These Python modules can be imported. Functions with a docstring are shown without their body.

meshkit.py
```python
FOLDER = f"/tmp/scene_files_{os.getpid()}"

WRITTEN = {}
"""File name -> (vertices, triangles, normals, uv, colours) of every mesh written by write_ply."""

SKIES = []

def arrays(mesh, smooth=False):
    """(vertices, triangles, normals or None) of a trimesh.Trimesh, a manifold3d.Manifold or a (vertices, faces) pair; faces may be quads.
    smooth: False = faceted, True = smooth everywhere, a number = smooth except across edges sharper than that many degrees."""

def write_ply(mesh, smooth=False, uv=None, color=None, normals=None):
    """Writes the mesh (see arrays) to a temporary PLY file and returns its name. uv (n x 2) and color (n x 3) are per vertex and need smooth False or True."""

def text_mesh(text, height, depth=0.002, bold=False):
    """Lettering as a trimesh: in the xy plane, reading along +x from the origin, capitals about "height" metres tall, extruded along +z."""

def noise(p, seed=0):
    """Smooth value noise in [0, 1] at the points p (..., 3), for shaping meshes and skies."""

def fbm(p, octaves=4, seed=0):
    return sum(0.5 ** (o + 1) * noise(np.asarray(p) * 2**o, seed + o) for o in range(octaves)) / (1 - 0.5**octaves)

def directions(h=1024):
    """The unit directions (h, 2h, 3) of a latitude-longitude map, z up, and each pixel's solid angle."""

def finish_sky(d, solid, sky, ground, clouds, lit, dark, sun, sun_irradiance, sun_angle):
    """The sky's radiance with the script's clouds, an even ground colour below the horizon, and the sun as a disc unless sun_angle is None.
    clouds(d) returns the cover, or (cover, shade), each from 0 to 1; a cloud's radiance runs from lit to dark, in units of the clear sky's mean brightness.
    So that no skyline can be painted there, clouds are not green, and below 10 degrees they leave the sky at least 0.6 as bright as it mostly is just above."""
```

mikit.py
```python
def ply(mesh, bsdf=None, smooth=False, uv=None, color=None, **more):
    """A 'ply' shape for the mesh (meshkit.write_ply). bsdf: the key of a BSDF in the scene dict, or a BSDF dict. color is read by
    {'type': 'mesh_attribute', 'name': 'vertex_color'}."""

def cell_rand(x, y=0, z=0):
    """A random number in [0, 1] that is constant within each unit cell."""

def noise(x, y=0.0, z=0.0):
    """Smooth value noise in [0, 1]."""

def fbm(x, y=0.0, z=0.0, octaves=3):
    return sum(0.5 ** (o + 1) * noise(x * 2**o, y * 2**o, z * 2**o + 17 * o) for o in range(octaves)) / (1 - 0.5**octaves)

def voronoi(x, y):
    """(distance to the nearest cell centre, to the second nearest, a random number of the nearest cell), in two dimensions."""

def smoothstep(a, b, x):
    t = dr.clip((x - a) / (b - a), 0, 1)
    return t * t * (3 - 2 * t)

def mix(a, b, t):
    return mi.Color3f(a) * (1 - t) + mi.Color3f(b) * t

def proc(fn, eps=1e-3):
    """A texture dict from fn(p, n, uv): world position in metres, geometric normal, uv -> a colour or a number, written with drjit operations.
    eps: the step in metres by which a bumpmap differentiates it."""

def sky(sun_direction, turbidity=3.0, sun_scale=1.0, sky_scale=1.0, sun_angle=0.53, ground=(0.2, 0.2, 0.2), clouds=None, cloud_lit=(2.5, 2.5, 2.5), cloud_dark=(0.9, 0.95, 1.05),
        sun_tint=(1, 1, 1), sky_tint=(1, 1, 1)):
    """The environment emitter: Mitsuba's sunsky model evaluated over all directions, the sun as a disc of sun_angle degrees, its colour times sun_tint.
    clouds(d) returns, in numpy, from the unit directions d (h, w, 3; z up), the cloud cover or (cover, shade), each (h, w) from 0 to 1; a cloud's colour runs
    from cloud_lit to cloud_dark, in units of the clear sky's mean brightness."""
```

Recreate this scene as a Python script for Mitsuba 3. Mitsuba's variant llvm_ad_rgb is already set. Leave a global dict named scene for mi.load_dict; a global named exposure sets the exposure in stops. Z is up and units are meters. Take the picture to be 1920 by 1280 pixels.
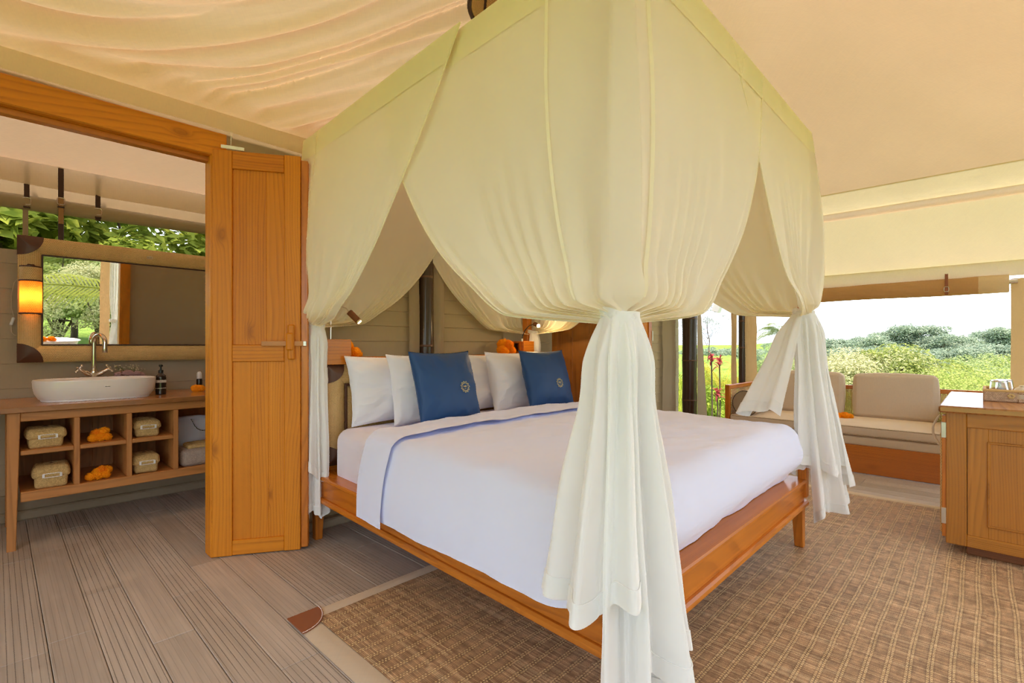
import math, random
import numpy as np
import trimesh
import mitsuba as mi
import drjit as dr
import mikit, meshkit
from mikit import proc, noise, fbm, voronoi, cell_rand, smoothstep, mix

T = mi.ScalarTransform4f
rng = np.random.default_rng(7)
random.seed(7)
scene, labels = {}, {}

# ------------------------------------------------------------------ camera, sky, exposure
EYE = 1.12
exposure = 3.05
fov = math.degrees(2 * math.atan(960 / 929.0))
scene['camera'] = {'type': 'perspective', 'fov': fov, 'fov_axis': 'x', 'near_clip': 0.05, 'far_clip': 600.0,
                   'principal_point_offset_y': -8.0 / 1280.0,
                   'to_world': T().look_at(origin=[0, 0, EYE], target=[.7221, .6917, EYE], up=[0, 0, 1])}


def cloud_fn(d):
    el = np.clip(d[..., 2], .02, 1)
    q = np.stack([d[..., 0] / (el + .35) * 2.2, d[..., 1] / (el + .35) * 2.2, el * 0], -1)
    n = meshkit.fbm(q + 11.3, 5, 3)
    m = meshkit.fbm(q * 1.7 + 5.1, 5, 9)
    return np.clip(.72 + 1.3 * (n - .42), 0, 1), np.clip(1.5 * (m - .38), 0, 1)


scene['sky'] = mikit.sky([-.2, -.3, .93], turbidity=4.0, sun_scale=.5, sky_scale=1.0, sun_angle=4.0, clouds=cloud_fn,
                         cloud_lit=(2.35, 2.5, 2.75), cloud_dark=(1.52, 1.65, 1.88), ground=(.16, .2, .08), sun_tint=(1, .96, .9), sky_tint=(.95, 1.0, 1.08))

# ------------------------------------------------------------------ helpers
_used = set()


def numbered(k):
    if k not in _used:
        _used.add(k)
        return k
    i = 1
    while f'{k}_{i:03d}' in _used:
        i += 1
    k = f'{k}_{i:03d}'
    _used.add(k)
    return k


def tag(k, label=None, cat=None, group=None, kind=None):
    d = labels.setdefault(k, {})
    for n, v in (('label', label), ('category', cat), ('group', group), ('kind', kind)):
        if v:
            d[n] = v
    return k


def thing(name, label, cat, group=None, kind=None):
    return tag(numbered(name), label, cat, group, kind)


def put(key, shape):
    scene[key] = shape
    return key


def obj(name, mesh, mat, label, cat, group=None, kind=None, smooth=35, **kw):
    k = thing(name, label, cat, group, kind)
    scene[k] = mikit.ply(mesh, mat, smooth=smooth, **kw)
    return k


def struct(name, mesh, mat, label, smooth=False, **kw):
    k = tag(numbered(name), label, None, None, 'structure')
    if mesh is not None:
        scene[k] = mikit.ply(mesh, mat, smooth=smooth, **kw)
    return k


def part(parent, name, mesh, mat, label=None, smooth=35, kind=None, **kw):
    k = numbered(parent + '__' + name)
    scene[k] = mikit.ply(mesh, mat, smooth=smooth, **kw)
    if label or kind:
        tag(k, label, None, None, kind)
    return k


def part_dict(parent, name, d, label=None):
    k = numbered(parent + '__' + name)
    scene[k] = d
    if label:
        tag(k, label)
    return k


def cat(*ms):
    ms = [m for x in ms for m in (x if isinstance(x, (list, tuple)) else [x])]
    return trimesh.util.concatenate(ms)


def M(mesh, loc=(0, 0, 0), rz=0, rx=0, ry=0, s=None):
    m = mesh.copy()
    if s is not None:
        m.apply_scale(s)
    for a, ax in ((rx, [1, 0, 0]), (ry, [0, 1, 0]), (rz, [0, 0, 1])):
        if a:
            m.apply_transform(trimesh.transformations.rotation_matrix(a, ax))
    m.apply_translation(loc)
    return m


def hullmesh(pts):
    h = trimesh.convex.convex_hull(np.asarray(pts, float))
    return h


def box(x0, x1, y0, y1, z0, z1, b=.004):
    """Chamfered box."""
    b = min(b, .45 * abs(x1 - x0), .45 * abs(y1 - y0), .45 * abs(z1 - z0))
    pts = []
    for x, sx in ((x0, 1), (x1, -1)):
        for y, sy in ((y0, 1), (y1, -1)):
            for z, sz in ((z0, 1), (z1, -1)):
                pts += [(x, y + sy * b, z + sz * b), (x + sx * b, y, z + sz * b), (x + sx * b, y + sy * b, z)]
    return hullmesh(pts)


def taper(x0, x1, y0, y1, z0, z1, fx0=0, fx1=0, fy0=0, fy1=0):
    """Box whose bottom end is drawn in by the given amounts per side."""
    b = .003
    pts = []
    for z, k in ((z0, 1), (z1, 0)):
        X0, X1, Y0, Y1 = x0 + k * fx0, x1 - k * fx1, y0 + k * fy0, y1 - k * fy1
        for x, sx in ((X0, 1), (X1, -1)):
            for y, sy in ((Y0, 1), (Y1, -1)):
                pts += [(x + sx * b, y, z), (x, y + sy * b, z)]
    return hullmesh(pts)


def cyl(p0, p1, r0, r1=None, n=16, caps=True):
    r1 = r0 if r1 is None else r1
    return tube([p0, p1], [r0, r1], n, caps)


def tube(pts, radii, n=10, caps=True, closed=False):
    p = np.asarray(pts, float)
    m = len(p)
    r = np.broadcast_to(np.asarray(radii, float), (m,))
    if closed:
        t = np.roll(p, -1, 0) - np.roll(p, 1, 0)
    else:
        t = np.gradient(p, axis=0)
    t /= np.linalg.norm(t, axis=1, keepdims=True) + 1e-12
    a = np.zeros_like(p)
    ref = np.array([0, 0, 1.]) if abs(t[0, 2]) < .9 else np.array([1., 0, 0])
    a[0] = np.cross(t[0], ref)
    a[0] /= np.linalg.norm(a[0])
    for i in range(1, m):
        v = a[i - 1] - t[i] * (a[i - 1] @ t[i])
        a[i] = v / (np.linalg.norm(v) + 1e-12)
    b = np.cross(t, a)
    ang = np.arange(n) * 2 * np.pi / n
    v = p[:, None] + r[:, None, None] * (np.cos(ang)[None, :, None] * a[:, None] + np.sin(ang)[None, :, None] * b[:, None])
    v = v.reshape(-1, 3)
    f = []
    for i in range(m if closed else m - 1):
        i2 = (i + 1) % m
        for j in range(n):
            j2 = (j + 1) % n
            f += [(i * n + j, i * n + j2, i2 * n + j2), (i * n + j, i2 * n + j2, i2 * n + j)]
    if caps and not closed:
        v = np.vstack([v, p[0], p[-1]])
        c0, c1 = len(v) - 2, len(v) - 1
        for j in range(n):
            j2 = (j + 1) % n
            f += [(c0, j2, j), (c1, (m - 1) * n + j, (m - 1) * n + j2)]
    return trimesh.Trimesh(v, f, process=False)


def lathe(profile, n=32, center=(0, 0, 0), sx=1., sy=1., power=2.0):
    """Revolve (r, z) pairs about z, optionally as a stretched superellipse."""
    pr = np.asarray(profile, float)
    ang = np.arange(n) * 2 * np.pi / n
    c, s = np.cos(ang), np.sin(ang)
    k = (np.abs(c) ** power + np.abs(s) ** power) ** (-1 / power)
    v = np.stack([pr[:, None, 0] * (c * k)[None] * sx, pr[:, None, 0] * (s * k)[None] * sy, np.repeat(pr[:, 1:2], n, 1)], -1).reshape(-1, 3)
    f = []
    for i in range(len(pr) - 1):
        for j in range(n):
            j2 = (j + 1) % n
            f += [(i * n + j, i * n + j2, (i + 1) * n + j2), (i * n + j, (i + 1) * n + j2, (i + 1) * n + j)]
    m = trimesh.Trimesh(v, f, process=False)
    m.merge_vertices()
    m.update_faces(m.nondegenerate_faces())
    m.apply_translation(center)
    return m


def grid(P, flip=False):
    """A sheet from an array (a, b, 3)."""
    a, b = P.shape[:2]
    i, j = np.meshgrid(np.arange(a - 1), np.arange(b - 1), indexing='ij')
    q = np.stack([i * b + j, (i + 1) * b + j, (i + 1) * b + j + 1, i * b + j + 1], -1).reshape(-1, 4)
    f = np.vstack([q[:, [0, 1, 2]], q[:, [0, 2, 3]]])
    if flip:
        f = f[:, ::-1]
    return trimesh.Trimesh(P.reshape(-1, 3), f, process=False)


def rounded_box(x0, x1, y0, y1, z0, z1, r=.03, seg=4, puff=0.0, n=14, wob=0.0, seed=0):
    """Soft box (cushions, mattress): a subdivided cube pushed to a rounded box, with optional puff of its faces and wobble."""
    c = np.array([(x0 + x1) / 2, (y0 + y1) / 2, (z0 + z1) / 2])
    h = np.array([(x1 - x0) / 2, (y1 - y0) / 2, (z1 - z0) / 2])
    lin = np.sort(np.concatenate([np.linspace(-1, 1, n), ]))
    vs, fs, off = [], [], 0
    for ax in range(3):
        for sgn in (-1, 1):
            o = [k for k in range(3) if k != ax]

            def coords(k):
                rr = min(r / h[k], .9)
                edge = np.linspace(0, rr, seg + 1)
                mid = np.linspace(-1 + rr, 1 - rr, n)
                return np.concatenate([-1 + edge[:-1], mid, 1 - edge[:-1][::-1]])
            A, B = np.meshgrid(coords(o[0]), coords(o[1]), indexing='ij')
            P = np.zeros(A.shape + (3,))
            P[..., o[0]], P[..., o[1]], P[..., ax] = A, B, sgn
            m = grid(P, flip=(sgn > 0) == (ax == 1))
            vs.append(m.vertices)
            fs.append(m.faces + off)
            off += len(m.vertices)
    v = np.vstack(vs)
    f = np.vstack(fs)
    q = v * h
    inner = np.clip(q, -(h - r), h - r)
    d = q - inner
    L = np.linalg.norm(d, axis=1, keepdims=True)
    q = inner + d / np.maximum(L, 1e-9) * r
    if puff:
        u = np.clip(np.abs(v), 0, 1)
        for ax in range(3):
            o = [k for k in range(3) if k != ax]
            w = (1 - u[:, o[0]] ** 2) * (1 - u[:, o[1]] ** 2)
            q[:, ax] += np.sign(v[:, ax]) * (u[:, ax] > .98) * w * puff
    q = q + c
    if wob:
        nn = np.stack([meshkit.noise(q * 9 + 3.1 + 31 * k, seed + k) for k in range(3)], -1) - .5
        q = q + nn * wob
    m = trimesh.Trimesh(q, f, process=False)
    m.merge_vertices(digits_vertex=6)
    return m


def wood_ply(mesh, mat, axis=2, seed=None, **kw):
    """Ply with uv = (along the grain, across it + ten metres per piece)."""
    m = mesh.copy()
    m.unmerge_vertices()
    n = np.repeat(m.face_normals, 3, axis=0)
    v = np.asarray(m.vertices)
    g = np.zeros(3)
    g[axis] = 1
    o = [k for k in range(3) if k != axis]
    # the across direction: of the two other axes the one the face runs along
    pick = np.abs(n[:, o[0]]) > np.abs(n[:, o[1]])
    across = np.where(pick, v[:, o[1]], v[:, o[0]] + 1.7)
    endf = np.abs(n[:, axis]) > .8
    u = np.where(endf, v[:, o[0]] * .2, v[:, axis])
    across = np.where(endf, v[:, o[1]], across)
    wood_ply.k += 1
    s = wood_ply.k if seed is None else seed
    uv = np.stack([u, (across - v[:, o].mean()) + 10 * (s % 97)], 1)
    return mikit.ply(m, mat, smooth=False, uv=uv, **kw)


wood_ply.k = 0


def wpart(parent, name, mesh, mat, axis=2, label=None, seed=None, kind=None):
    k = numbered(parent + '__' + name)
    scene[k] = wood_ply(mesh, mat, axis, seed)
    if label or kind:
        tag(k, label, None, None, kind)
    return k


def planar_ply(mesh, mat, smooth=False, ax=(0, 2), scale=1.0, **kw):
    m = mesh.copy()
    m.unmerge_vertices() if smooth is False else None
    v = np.asarray(m.vertices)
    if smooth is False:
        n = np.repeat(m.face_normals, 3, axis=0)
        a = np.argmax(np.abs(n), 1)
        uv = np.where((a == 0)[:, None], v[:, [1, 2]], np.where((a == 1)[:, None], v[:, [0, 2]], v[:, [0, 1]])) * scale
    else:
        uv = v[:, list(ax)] * scale
    return mikit.ply(m, mat, smooth=smooth, uv=uv, **kw)


def ppart(parent, name, mesh, mat, label=None, smooth=False, ax=(0, 2), kind=None, scale=1.0):
    k = numbered(parent + '__' + name)
    scene[k] = planar_ply(mesh, mat, smooth, ax, scale)
    if label or kind:
        tag(k, label, None, None, kind)
    return k


def shift(root, old, loc, rz=0, pivot=(0, 0, 0)):
    pass


# ------------------------------------------------------------------ materials
def rgb(*c):
    return {'type': 'rgb', 'value': list(map(float, c))}


def mat(name, d):
    scene['mat_' + name] = d
    return 'mat_' + name


def plain(name, c, rough=.6, spec=.5, metal=0., coat=0., two=True, **kw):
    d = {'type': 'principled', 'base_color': c if isinstance(c, dict) else rgb(*c), 'roughness': rough, 'specular': spec, 'metallic': metal}
    if coat:
        d['clearcoat'] = coat
        d['clearcoat_gloss'] = .9
    d.update(kw)
    return mat(name, {'type': 'twosided', 'bsdf': d} if two else d)


def teak(light, mid, dark, knots=1.0):
    def fn(p, n, uv):
        k = dr.floor(uv.y / 10 + .5)
        v = uv.y - 10 * k
        r = cell_rand(k, 3)
        u = uv.x + 13.7 * r
        w1 = noise(u * 1.1, v * 3.0, k)
        w2 = noise(u * 3.2, v * 9.0, k + 5)
        d1, d2, wh = voronoi(u * 3.6 + 3.1 * r, v * 8.0 + 9 * r)
        kn = dr.exp(-dr.square(d1 * 6.0)) * dr.select(wh > .86, 1.0, 0.0) * knots
        w = v * 20 + w1 * 6.5 + w2 * 1.0 + kn * 2.0 + dr.square(v * 6) * (r - .3) * 2
        f = w - dr.floor(w)
        ring = smoothstep(.0, .8, f) * (1 - smoothstep(.82, 1.0, f))
        fib = noise(u * 9, v * 420, k)
        fib2 = noise(u * 2.2, v * 110, k + 2)
        t = .26 * ring + .16 * fib + .34 * fib2 + .55 * (w1 - .4) + .30 * (r - .5)
        c = mix(light, mid, dr.clip(t, 0, 1))
        c = mix(c, dark, dr.clip(dr.maximum(ring - .7, 0) * .9 * fib2 + kn * .55 + .22 * dr.maximum(.35 - fib, 0), 0, 1))
        return c
    return proc(fn)


plain('teak_gold', teak((.66, .235, .011), (.49, .145, .005), (.24, .056, .003)), .42, .32)
plain('teak_red', teak((.55, .175, .014), (.41, .11, .008), (.18, .04, .005), .5), .26, .5, coat=.25)
plain('teak_brown', teak((.54, .235, .070), (.39, .155, .042), (.16, .055, .016)), .42, .45)
plain('teak_cabinet', teak((.43, .172, .019), (.30, .105, .009), (.13, .04, .005)), .30, .5, coat=.2)
plain('teak_dark', teak((.22, .075, .018), (.15, .046, .010), (.06, .018, .005)), .4, .45)
plain('teak_shade', teak((.34, .125, .020), (.225, .075, .010), (.085, .024, .005)), .38, .4)  # wardrobe teak, the shade it stands in put into the wood colour
scene['mat_teak_top'] = {'type': 'twosided', 'bsdf': {'type': 'principled', 'base_color': teak((.33, .14, .04), (.23, .085, .022), (.09, .03, .009), .3), 'roughness': .16, 'specular': .6, 'clearcoat': 1.0, 'clearcoat_gloss': .95}}


def floor_col(p, n, uv):
    W = .137
    row = dr.floor(p.x / W)
    seg = cell_rand(row, dr.floor((p.y + cell_rand(row, 1) * 1.15) / 1.15), 4)
    fx = p.x / W - row
    base = mix((.37, .305, .245), (.47, .395, .325), seg)
    g = noise(p.y * 2.5, p.x * 60, row) * .6 + noise(p.y * 8, p.x * 260, row) * .4
    base = base * (.86 + .28 * g)
    dirt = fbm(p.x * 1.3, p.y * 1.3, 2.0)
    base = base * (.88 + .24 * dirt)
    gx = fx * 7
    gd = dr.abs(gx - dr.floor(gx) - .5)
    groove = 1 - smoothstep(.04, .10, gd)
    vis = .25 + .75 * smoothstep(.35, .6, noise(p.x * 3, p.y * .8, row))
    c = base * (1 - .50 * groove * vis)
    scuff = smoothstep(.68, .8, fbm(p.x * 5, p.y * 3.0, 7.0))
    return mix(c, (.55, .48, .40), scuff * .25)


plain('floor_plank', proc(floor_col), .5, .4)
plain('floor_base', (.09, .07, .05), .8)


def canvas_col(c, amt=.10):
    def fn(p, n, uv):
        a = fbm(p.x * 2.3 + p.y * 1.1, p.z * 2.3, p.y * 2)
        w = noise(p.x * 160 + p.y * 160, p.z * 160) * .5 + noise(p.x * 330 - p.y * 330, p.z * 40) * .5
        return mi.Color3f(*c) * (1 - amt * .5 + amt * a) * (.97 + .06 * w)
    return proc(fn)


def thin(name, c, trans=.9, rough=.9, **kw):
    return mat(name, {'type': 'principledthin', 'base_color': c if isinstance(c, dict) else rgb(*c), 'roughness': rough, 'diff_trans': trans, 'spec_trans': 0.0, 'eta': 1.3, **kw})


thin('roof_canvas', canvas_col((.72, .55, .345)), .36)
thin('roof_side', canvas_col((.78, .68, .42)), .50)
thin('bath_canvas', canvas_col((.80, .57, .36)), .34)
thin('valance', canvas_col((.78, .64, .45)), .62)
thin('wall_canvas', canvas_col((.45, .36, .225)), .30)
thin('bath_wall', canvas_col((.46, .36, .245)), .08)
thin('wall_strip', canvas_col((.46, .37, .25)), .5)
thin('flap_canvas', canvas_col((.60, .375, .18)), .85)
thin('flap_pale', canvas_col((.75, .58, .36)), .8)
thin('net', rgb(.92, .87, .72), .75)
thin('net_band', rgb(.92, .88, .68), .7)
thin('tail_net', rgb(.91, .91, .89), .6)
plain('linen', (.69, .715, .87), .75, .25, sheen=.3)
plain('sheet', (.74, .69, .76), .75, .25)
plain('pillow', (.78, .775, .83), .8, .2, sheen=.2)
plain('blue', (.018, .066, .19), .48, .35, sheen=.6)
plain('gold', (.62, .52, .26), .45, .5)
plain('thread', (.75, .73, .70), .6, .3)
plain('beige', canvas_col((.60, .485, .35), .08), .8, .2)
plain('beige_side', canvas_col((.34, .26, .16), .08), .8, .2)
plain('piping', (.07, .045, .025), .6)
plain('leather', (.095, .038, .020), .42, .5)
plain('leather_tan', (.26, .085, .035), .45, .4)
plain('leather_dark', (.045, .020, .014), .4, .5)
plain('chrome', (.75, .70, .63), .12, .5, metal=1.0)
plain('steel', (.62, .58, .52), .28, .5, metal=1.0)
plain('porcelain', (.80, .76, .72), .10, .6, coat=.6)
plain('white_plastic', (.80, .80, .79), .35)
plain('white_gloss', (.76, .78, .84), .14, .6)
plain('amber', (.018, .010, .007), .12, .6, coat=.5)
plain('black', (.012, .012, .012), .35)
plain('paper', (.72, .70, .68), .7)
plain('bamboo', proc(lambda p, n, uv: mix((.060, .030, .017), (.022, .011, .008), fbm(p.x * 40 + p.y * 33, p.y * 40, p.z * 1.5))), .22, .55, coat=.3)
plain('bamboo_ring', (.12, .06, .03), .4)
plain('marigold', (.92, .36, .006), .7, .2)
plain('marigold_deep', (.88, .27, .006), .7, .2)
plain('pink_petal', (.52, .34, .33), .7, .2)
plain('cream_petal', (.66, .58, .40), .7, .2)
plain('stem', (.10, .13, .03), .7)
plain('cream', (.74, .68, .55), .25, .5)
plain('yellow_cloth', (.72, .62, .22), .7)


def cane_col(p, n, uv):
    """Woven cane: straw strands with small dark eyes."""
    s = 1 / .0085
    x, y = uv.x * s, uv.y * s
    row = dr.floor(y)
    x = x + .5 * (row - 2 * dr.floor(row / 2))
    fx, fy = x - dr.floor(x) - .5, y - row - .5
    e = dr.sqrt(dr.square(fx * 1.0) + dr.square(fy * 1.25))
    hole = 1 - smoothstep(.20, .34, e)
    tone = noise(uv.x * 60, uv.y * 60) * .35 + noise(uv.x * 7, uv.y * 7) * .3
    c = mix((.74, .51, .225), (.58, .36, .13), tone)
    return mix(c, (.17, .085, .025), hole * .8)


plain('cane', proc(cane_col), .5, .4)
plain('cane_bar', (.58, .37, .14), .5, .4)
thin('cane_shade', proc(lambda p, n, uv: cane_col(p, n, uv) * mi.Color3f(1.0, .72, .42)), 1.0)


def basket_col(a, b, d, s):
    def fn(p, n, uv):
        x, y = uv.x / s, uv.y / s
        row = dr.floor(y)
        f = x + .5 * row
        k = dr.floor(f)
        fx, fy = f - k - .5, y - row - .5
        edge = smoothstep(.30, .5, dr.maximum(dr.abs(fx), dr.abs(fy)))
        c = mix(a, b, cell_rand(k, row))
        return mix(c, d, edge * .5)
    return fn


plain('basket', proc(basket_col((.66, .46, .20), (.50, .33, .13), (.26, .16, .06), .0065)), .75, .2)
plain('white_weave', proc(basket_col((.52, .43, .36), (.38, .30, .245), (.12, .08, .06), .0062)), .6, .3)
plain('tray_weave', proc(basket_col((.56, .37, .22), (.40, .25, .14), (.11, .055, .03), .0075)), .5, .4)


def rug_col(p, n, uv):
    """Seagrass mat: reeds along y, paired pale warp threads along x."""
    wob = .012 * (noise(p.x * 2.1, p.y * .9) - .5) + .004 * (noise(p.x * 9, p.y * 7) - .5)
    R = .0062
    xr = p.x / R + .6 * noise(p.y * 14, p.x * 20)
    k = dr.floor(xr)
    fx = dr.abs(xr - k - .5) * 2
    tone = cell_rand(k, dr.floor(p.y * 7 + cell_rand(k) * 9))
    c = mix((.52, .325, .175), (.32, .185, .095), tone)
    c = mix(c, (.62, .43, .25), dr.select(cell_rand(k, dr.floor(p.y * 5), 3) > .82, .8, 0.0))
    c = c * (.75 + .5 * noise(p.x * 30, p.y * 60))
    c = c * (1 - .55 * smoothstep(.6, 1.0, fx))
    y = (p.y + wob) / .056
    fy = y - dr.floor(y)
    band = dr.maximum(1 - smoothstep(.05, .075, dr.abs(fy - .36)), 1 - smoothstep(.05, .075, dr.abs(fy - .54)))
    lift = dr.select(dr.abs(k - 2 * dr.floor(k / 2)) < .5, 1.0, 0.0)
    lift2 = dr.select(fy < .45, lift, 1 - lift)
    th = band * lift2 * (1 - smoothstep(.6, 1.0, fx))
    shade = (1 - .35 * (1 - smoothstep(.0, .16, dr.abs(fy - .45) - .12)) * (1 - band))
    pale = mix((.82, .62, .34), (.66, .46, .22), cell_rand(k, dr.floor(y), 5))
    return mix(c * shade, pale, th)


plain('rug_weave', proc(rug_col), .55, .35)


def leafmat(name, tr=.7):
    return mat(name, {'type': 'principledthin', 'base_color': {'type': 'mesh_attribute', 'name': 'vertex_color'}, 'roughness': .55, 'diff_trans': tr, 'spec_trans': 0.0, 'eta': 1.4})


leafmat('leaf')
plain('bark', proc(lambda p, n, uv: mix((.16, .12, .085), (.07, .05, .035), fbm(p.x * 6, p.y * 6, p.z * 2))), .9, .2)
plain('ground', proc(lambda p, n, uv: mix((.105, .19, .030), (.19, .27, .05), fbm(p.x * .35, p.y * .35, 1.0)) * (.7 + .6 * noise(p.x * 3, p.y * 3))), .95, .1)
plain('far_ground', proc(lambda p, n, uv: mix((.09, .15, .06), (.17, .22, .08), fbm(p.x * .09, p.y * .09, 1.0))), .95, .1)
mat('mirror', {'type': 'twosided', 'bsdf': {'type': 'conductor', 'specular_reflectance': rgb(.88, .89, .86)}})
mat('glass', {'type': 'dielectric', 'int_ior': 1.5})


def glow(c):
    return {'type': 'area', 'radiance': rgb(*c)}


# ------------------------------------------------------------------ the tent: roof shape
YB = 2.97           # back wall of the bedroom
XR = 6.32           # right wall
YF = -.98           # front wall, behind the camera
XL = -1.6
YW = 4.5            # back wall of the bathroom
TIP = np.array([2.15, 1.25])


def smin(a, b, k):
    h = np.clip(.5 + .5 * (b - a) / k, 0, 1)
    return b * (1 - h) + a * h - k * h * (1 - h)


def roof_z(x, y):
    z1 = 2.345 + .52 * (YB - .02 - y) - .10 * np.sin(np.clip((YB - y) / 1.9, 0, 1) * np.pi)
    z2 = 2.35 + .52 * (y - YF)
    z3 = 2.56 + .47 * (5.4 - x) - .07 * np.sin(np.clip((5.4 - x) / 2.2, 0, 1) * np.pi)
    z5 = 2.35 + .5 * (x - XL)
    z = smin(smin(z1, z2, .22), smin(z3, z5, .1), .16)
    z4 = 2.56 - .745 * (x - 5.4)
    return smin(z, z4, .05)


def roof_folds(x, y):
    """Tension folds: level on the left, sweeping up towards the crown on the right; a weaker ripple elsewhere."""
    xc = np.clip(x, 0, 1)
    h = .5 * xc ** 2 + np.clip(x - 1, 0, None)
    psi = y + h + .05 * (meshkit.noise(np.stack([x * 1.1, y * 1.1, x * 0 + .3], -1), 4) - .5)
    along = x - .4 * y
    o = np.zeros_like(psi)
    f = meshkit.fbm(np.stack([psi * 7.5, along * .55, o + 2.2], -1), 2, 5)
    g = 1 - np.abs(f - .5) * 4.2
    f3 = meshkit.noise(np.stack([psi * 21, along * 1.1, o + 5], -1), 9) - .5
    left = np.clip((2.5 - x) / 1.0, 0, 1) * np.clip((y - 1.2) / .5, 0, 1) * np.clip((x + 1.2) / .6, 0, 1)
    edge = np.clip((YB - .03 - y) / .10, 0, 1)
    edge = edge * edge * (3 - 2 * edge)
    f2 = meshkit.fbm(np.stack([x * .9 + y * .4, y * 2.2 - x * .9, o], -1), 3, 8) - .5
    return (.080 * np.clip(g, 0, 1) ** 1.5 * left + .032 * f3 * left + .022 * f2) * edge * np.clip((5.4 - x) / .4, 0, 1)


def roof_mesh(x0, x1, nx, y0, y1, ny, folds=True):
    xs_ = np.unique(np.concatenate([np.linspace(x0, x1, nx // 3), np.linspace(-.3, 2.4, nx)]))
    ys_ = np.unique(np.concatenate([np.linspace(y0, y1, ny // 3), np.linspace(1.4, y1, ny)]))
    X, Yg = np.meshgrid(xs_, ys_, indexing='ij')
    Z = roof_z(X, Yg)
    if folds:
        Z = Z + roof_folds(X, Yg)
    return grid(np.stack([X, Yg, Z], -1))


# floor -------------------------------------------------------------
fl = struct('floor', box(-1.8, 6.6, -2.6, 4.75, -.16, -.0225, .0), 'mat_floor_base', 'floor of grooved weathered grey-brown planks')
W = .137
_pl = {}
# the joints stand where the plank colour changes: the same hash as in floor_col


def cell_np(x, y=0, z=0):
    x, y, z = (np.uint32((int(math.floor(v)) + 1000000) & 0xFFFFFFFF) for v in (x, y, z))
    with np.errstate(over='ignore'):
        h = np.uint32(x * np.uint32(374761393)) + np.uint32(y * np.uint32(668265263)) + np.uint32(z * np.uint32(2147483647))
        h = (h ^ (h >> np.uint32(13))) * np.uint32(1274126177)
        return int((h ^ (h >> np.uint32(16))) & np.uint32(0xFFFFFF)) / 16777215.0


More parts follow.
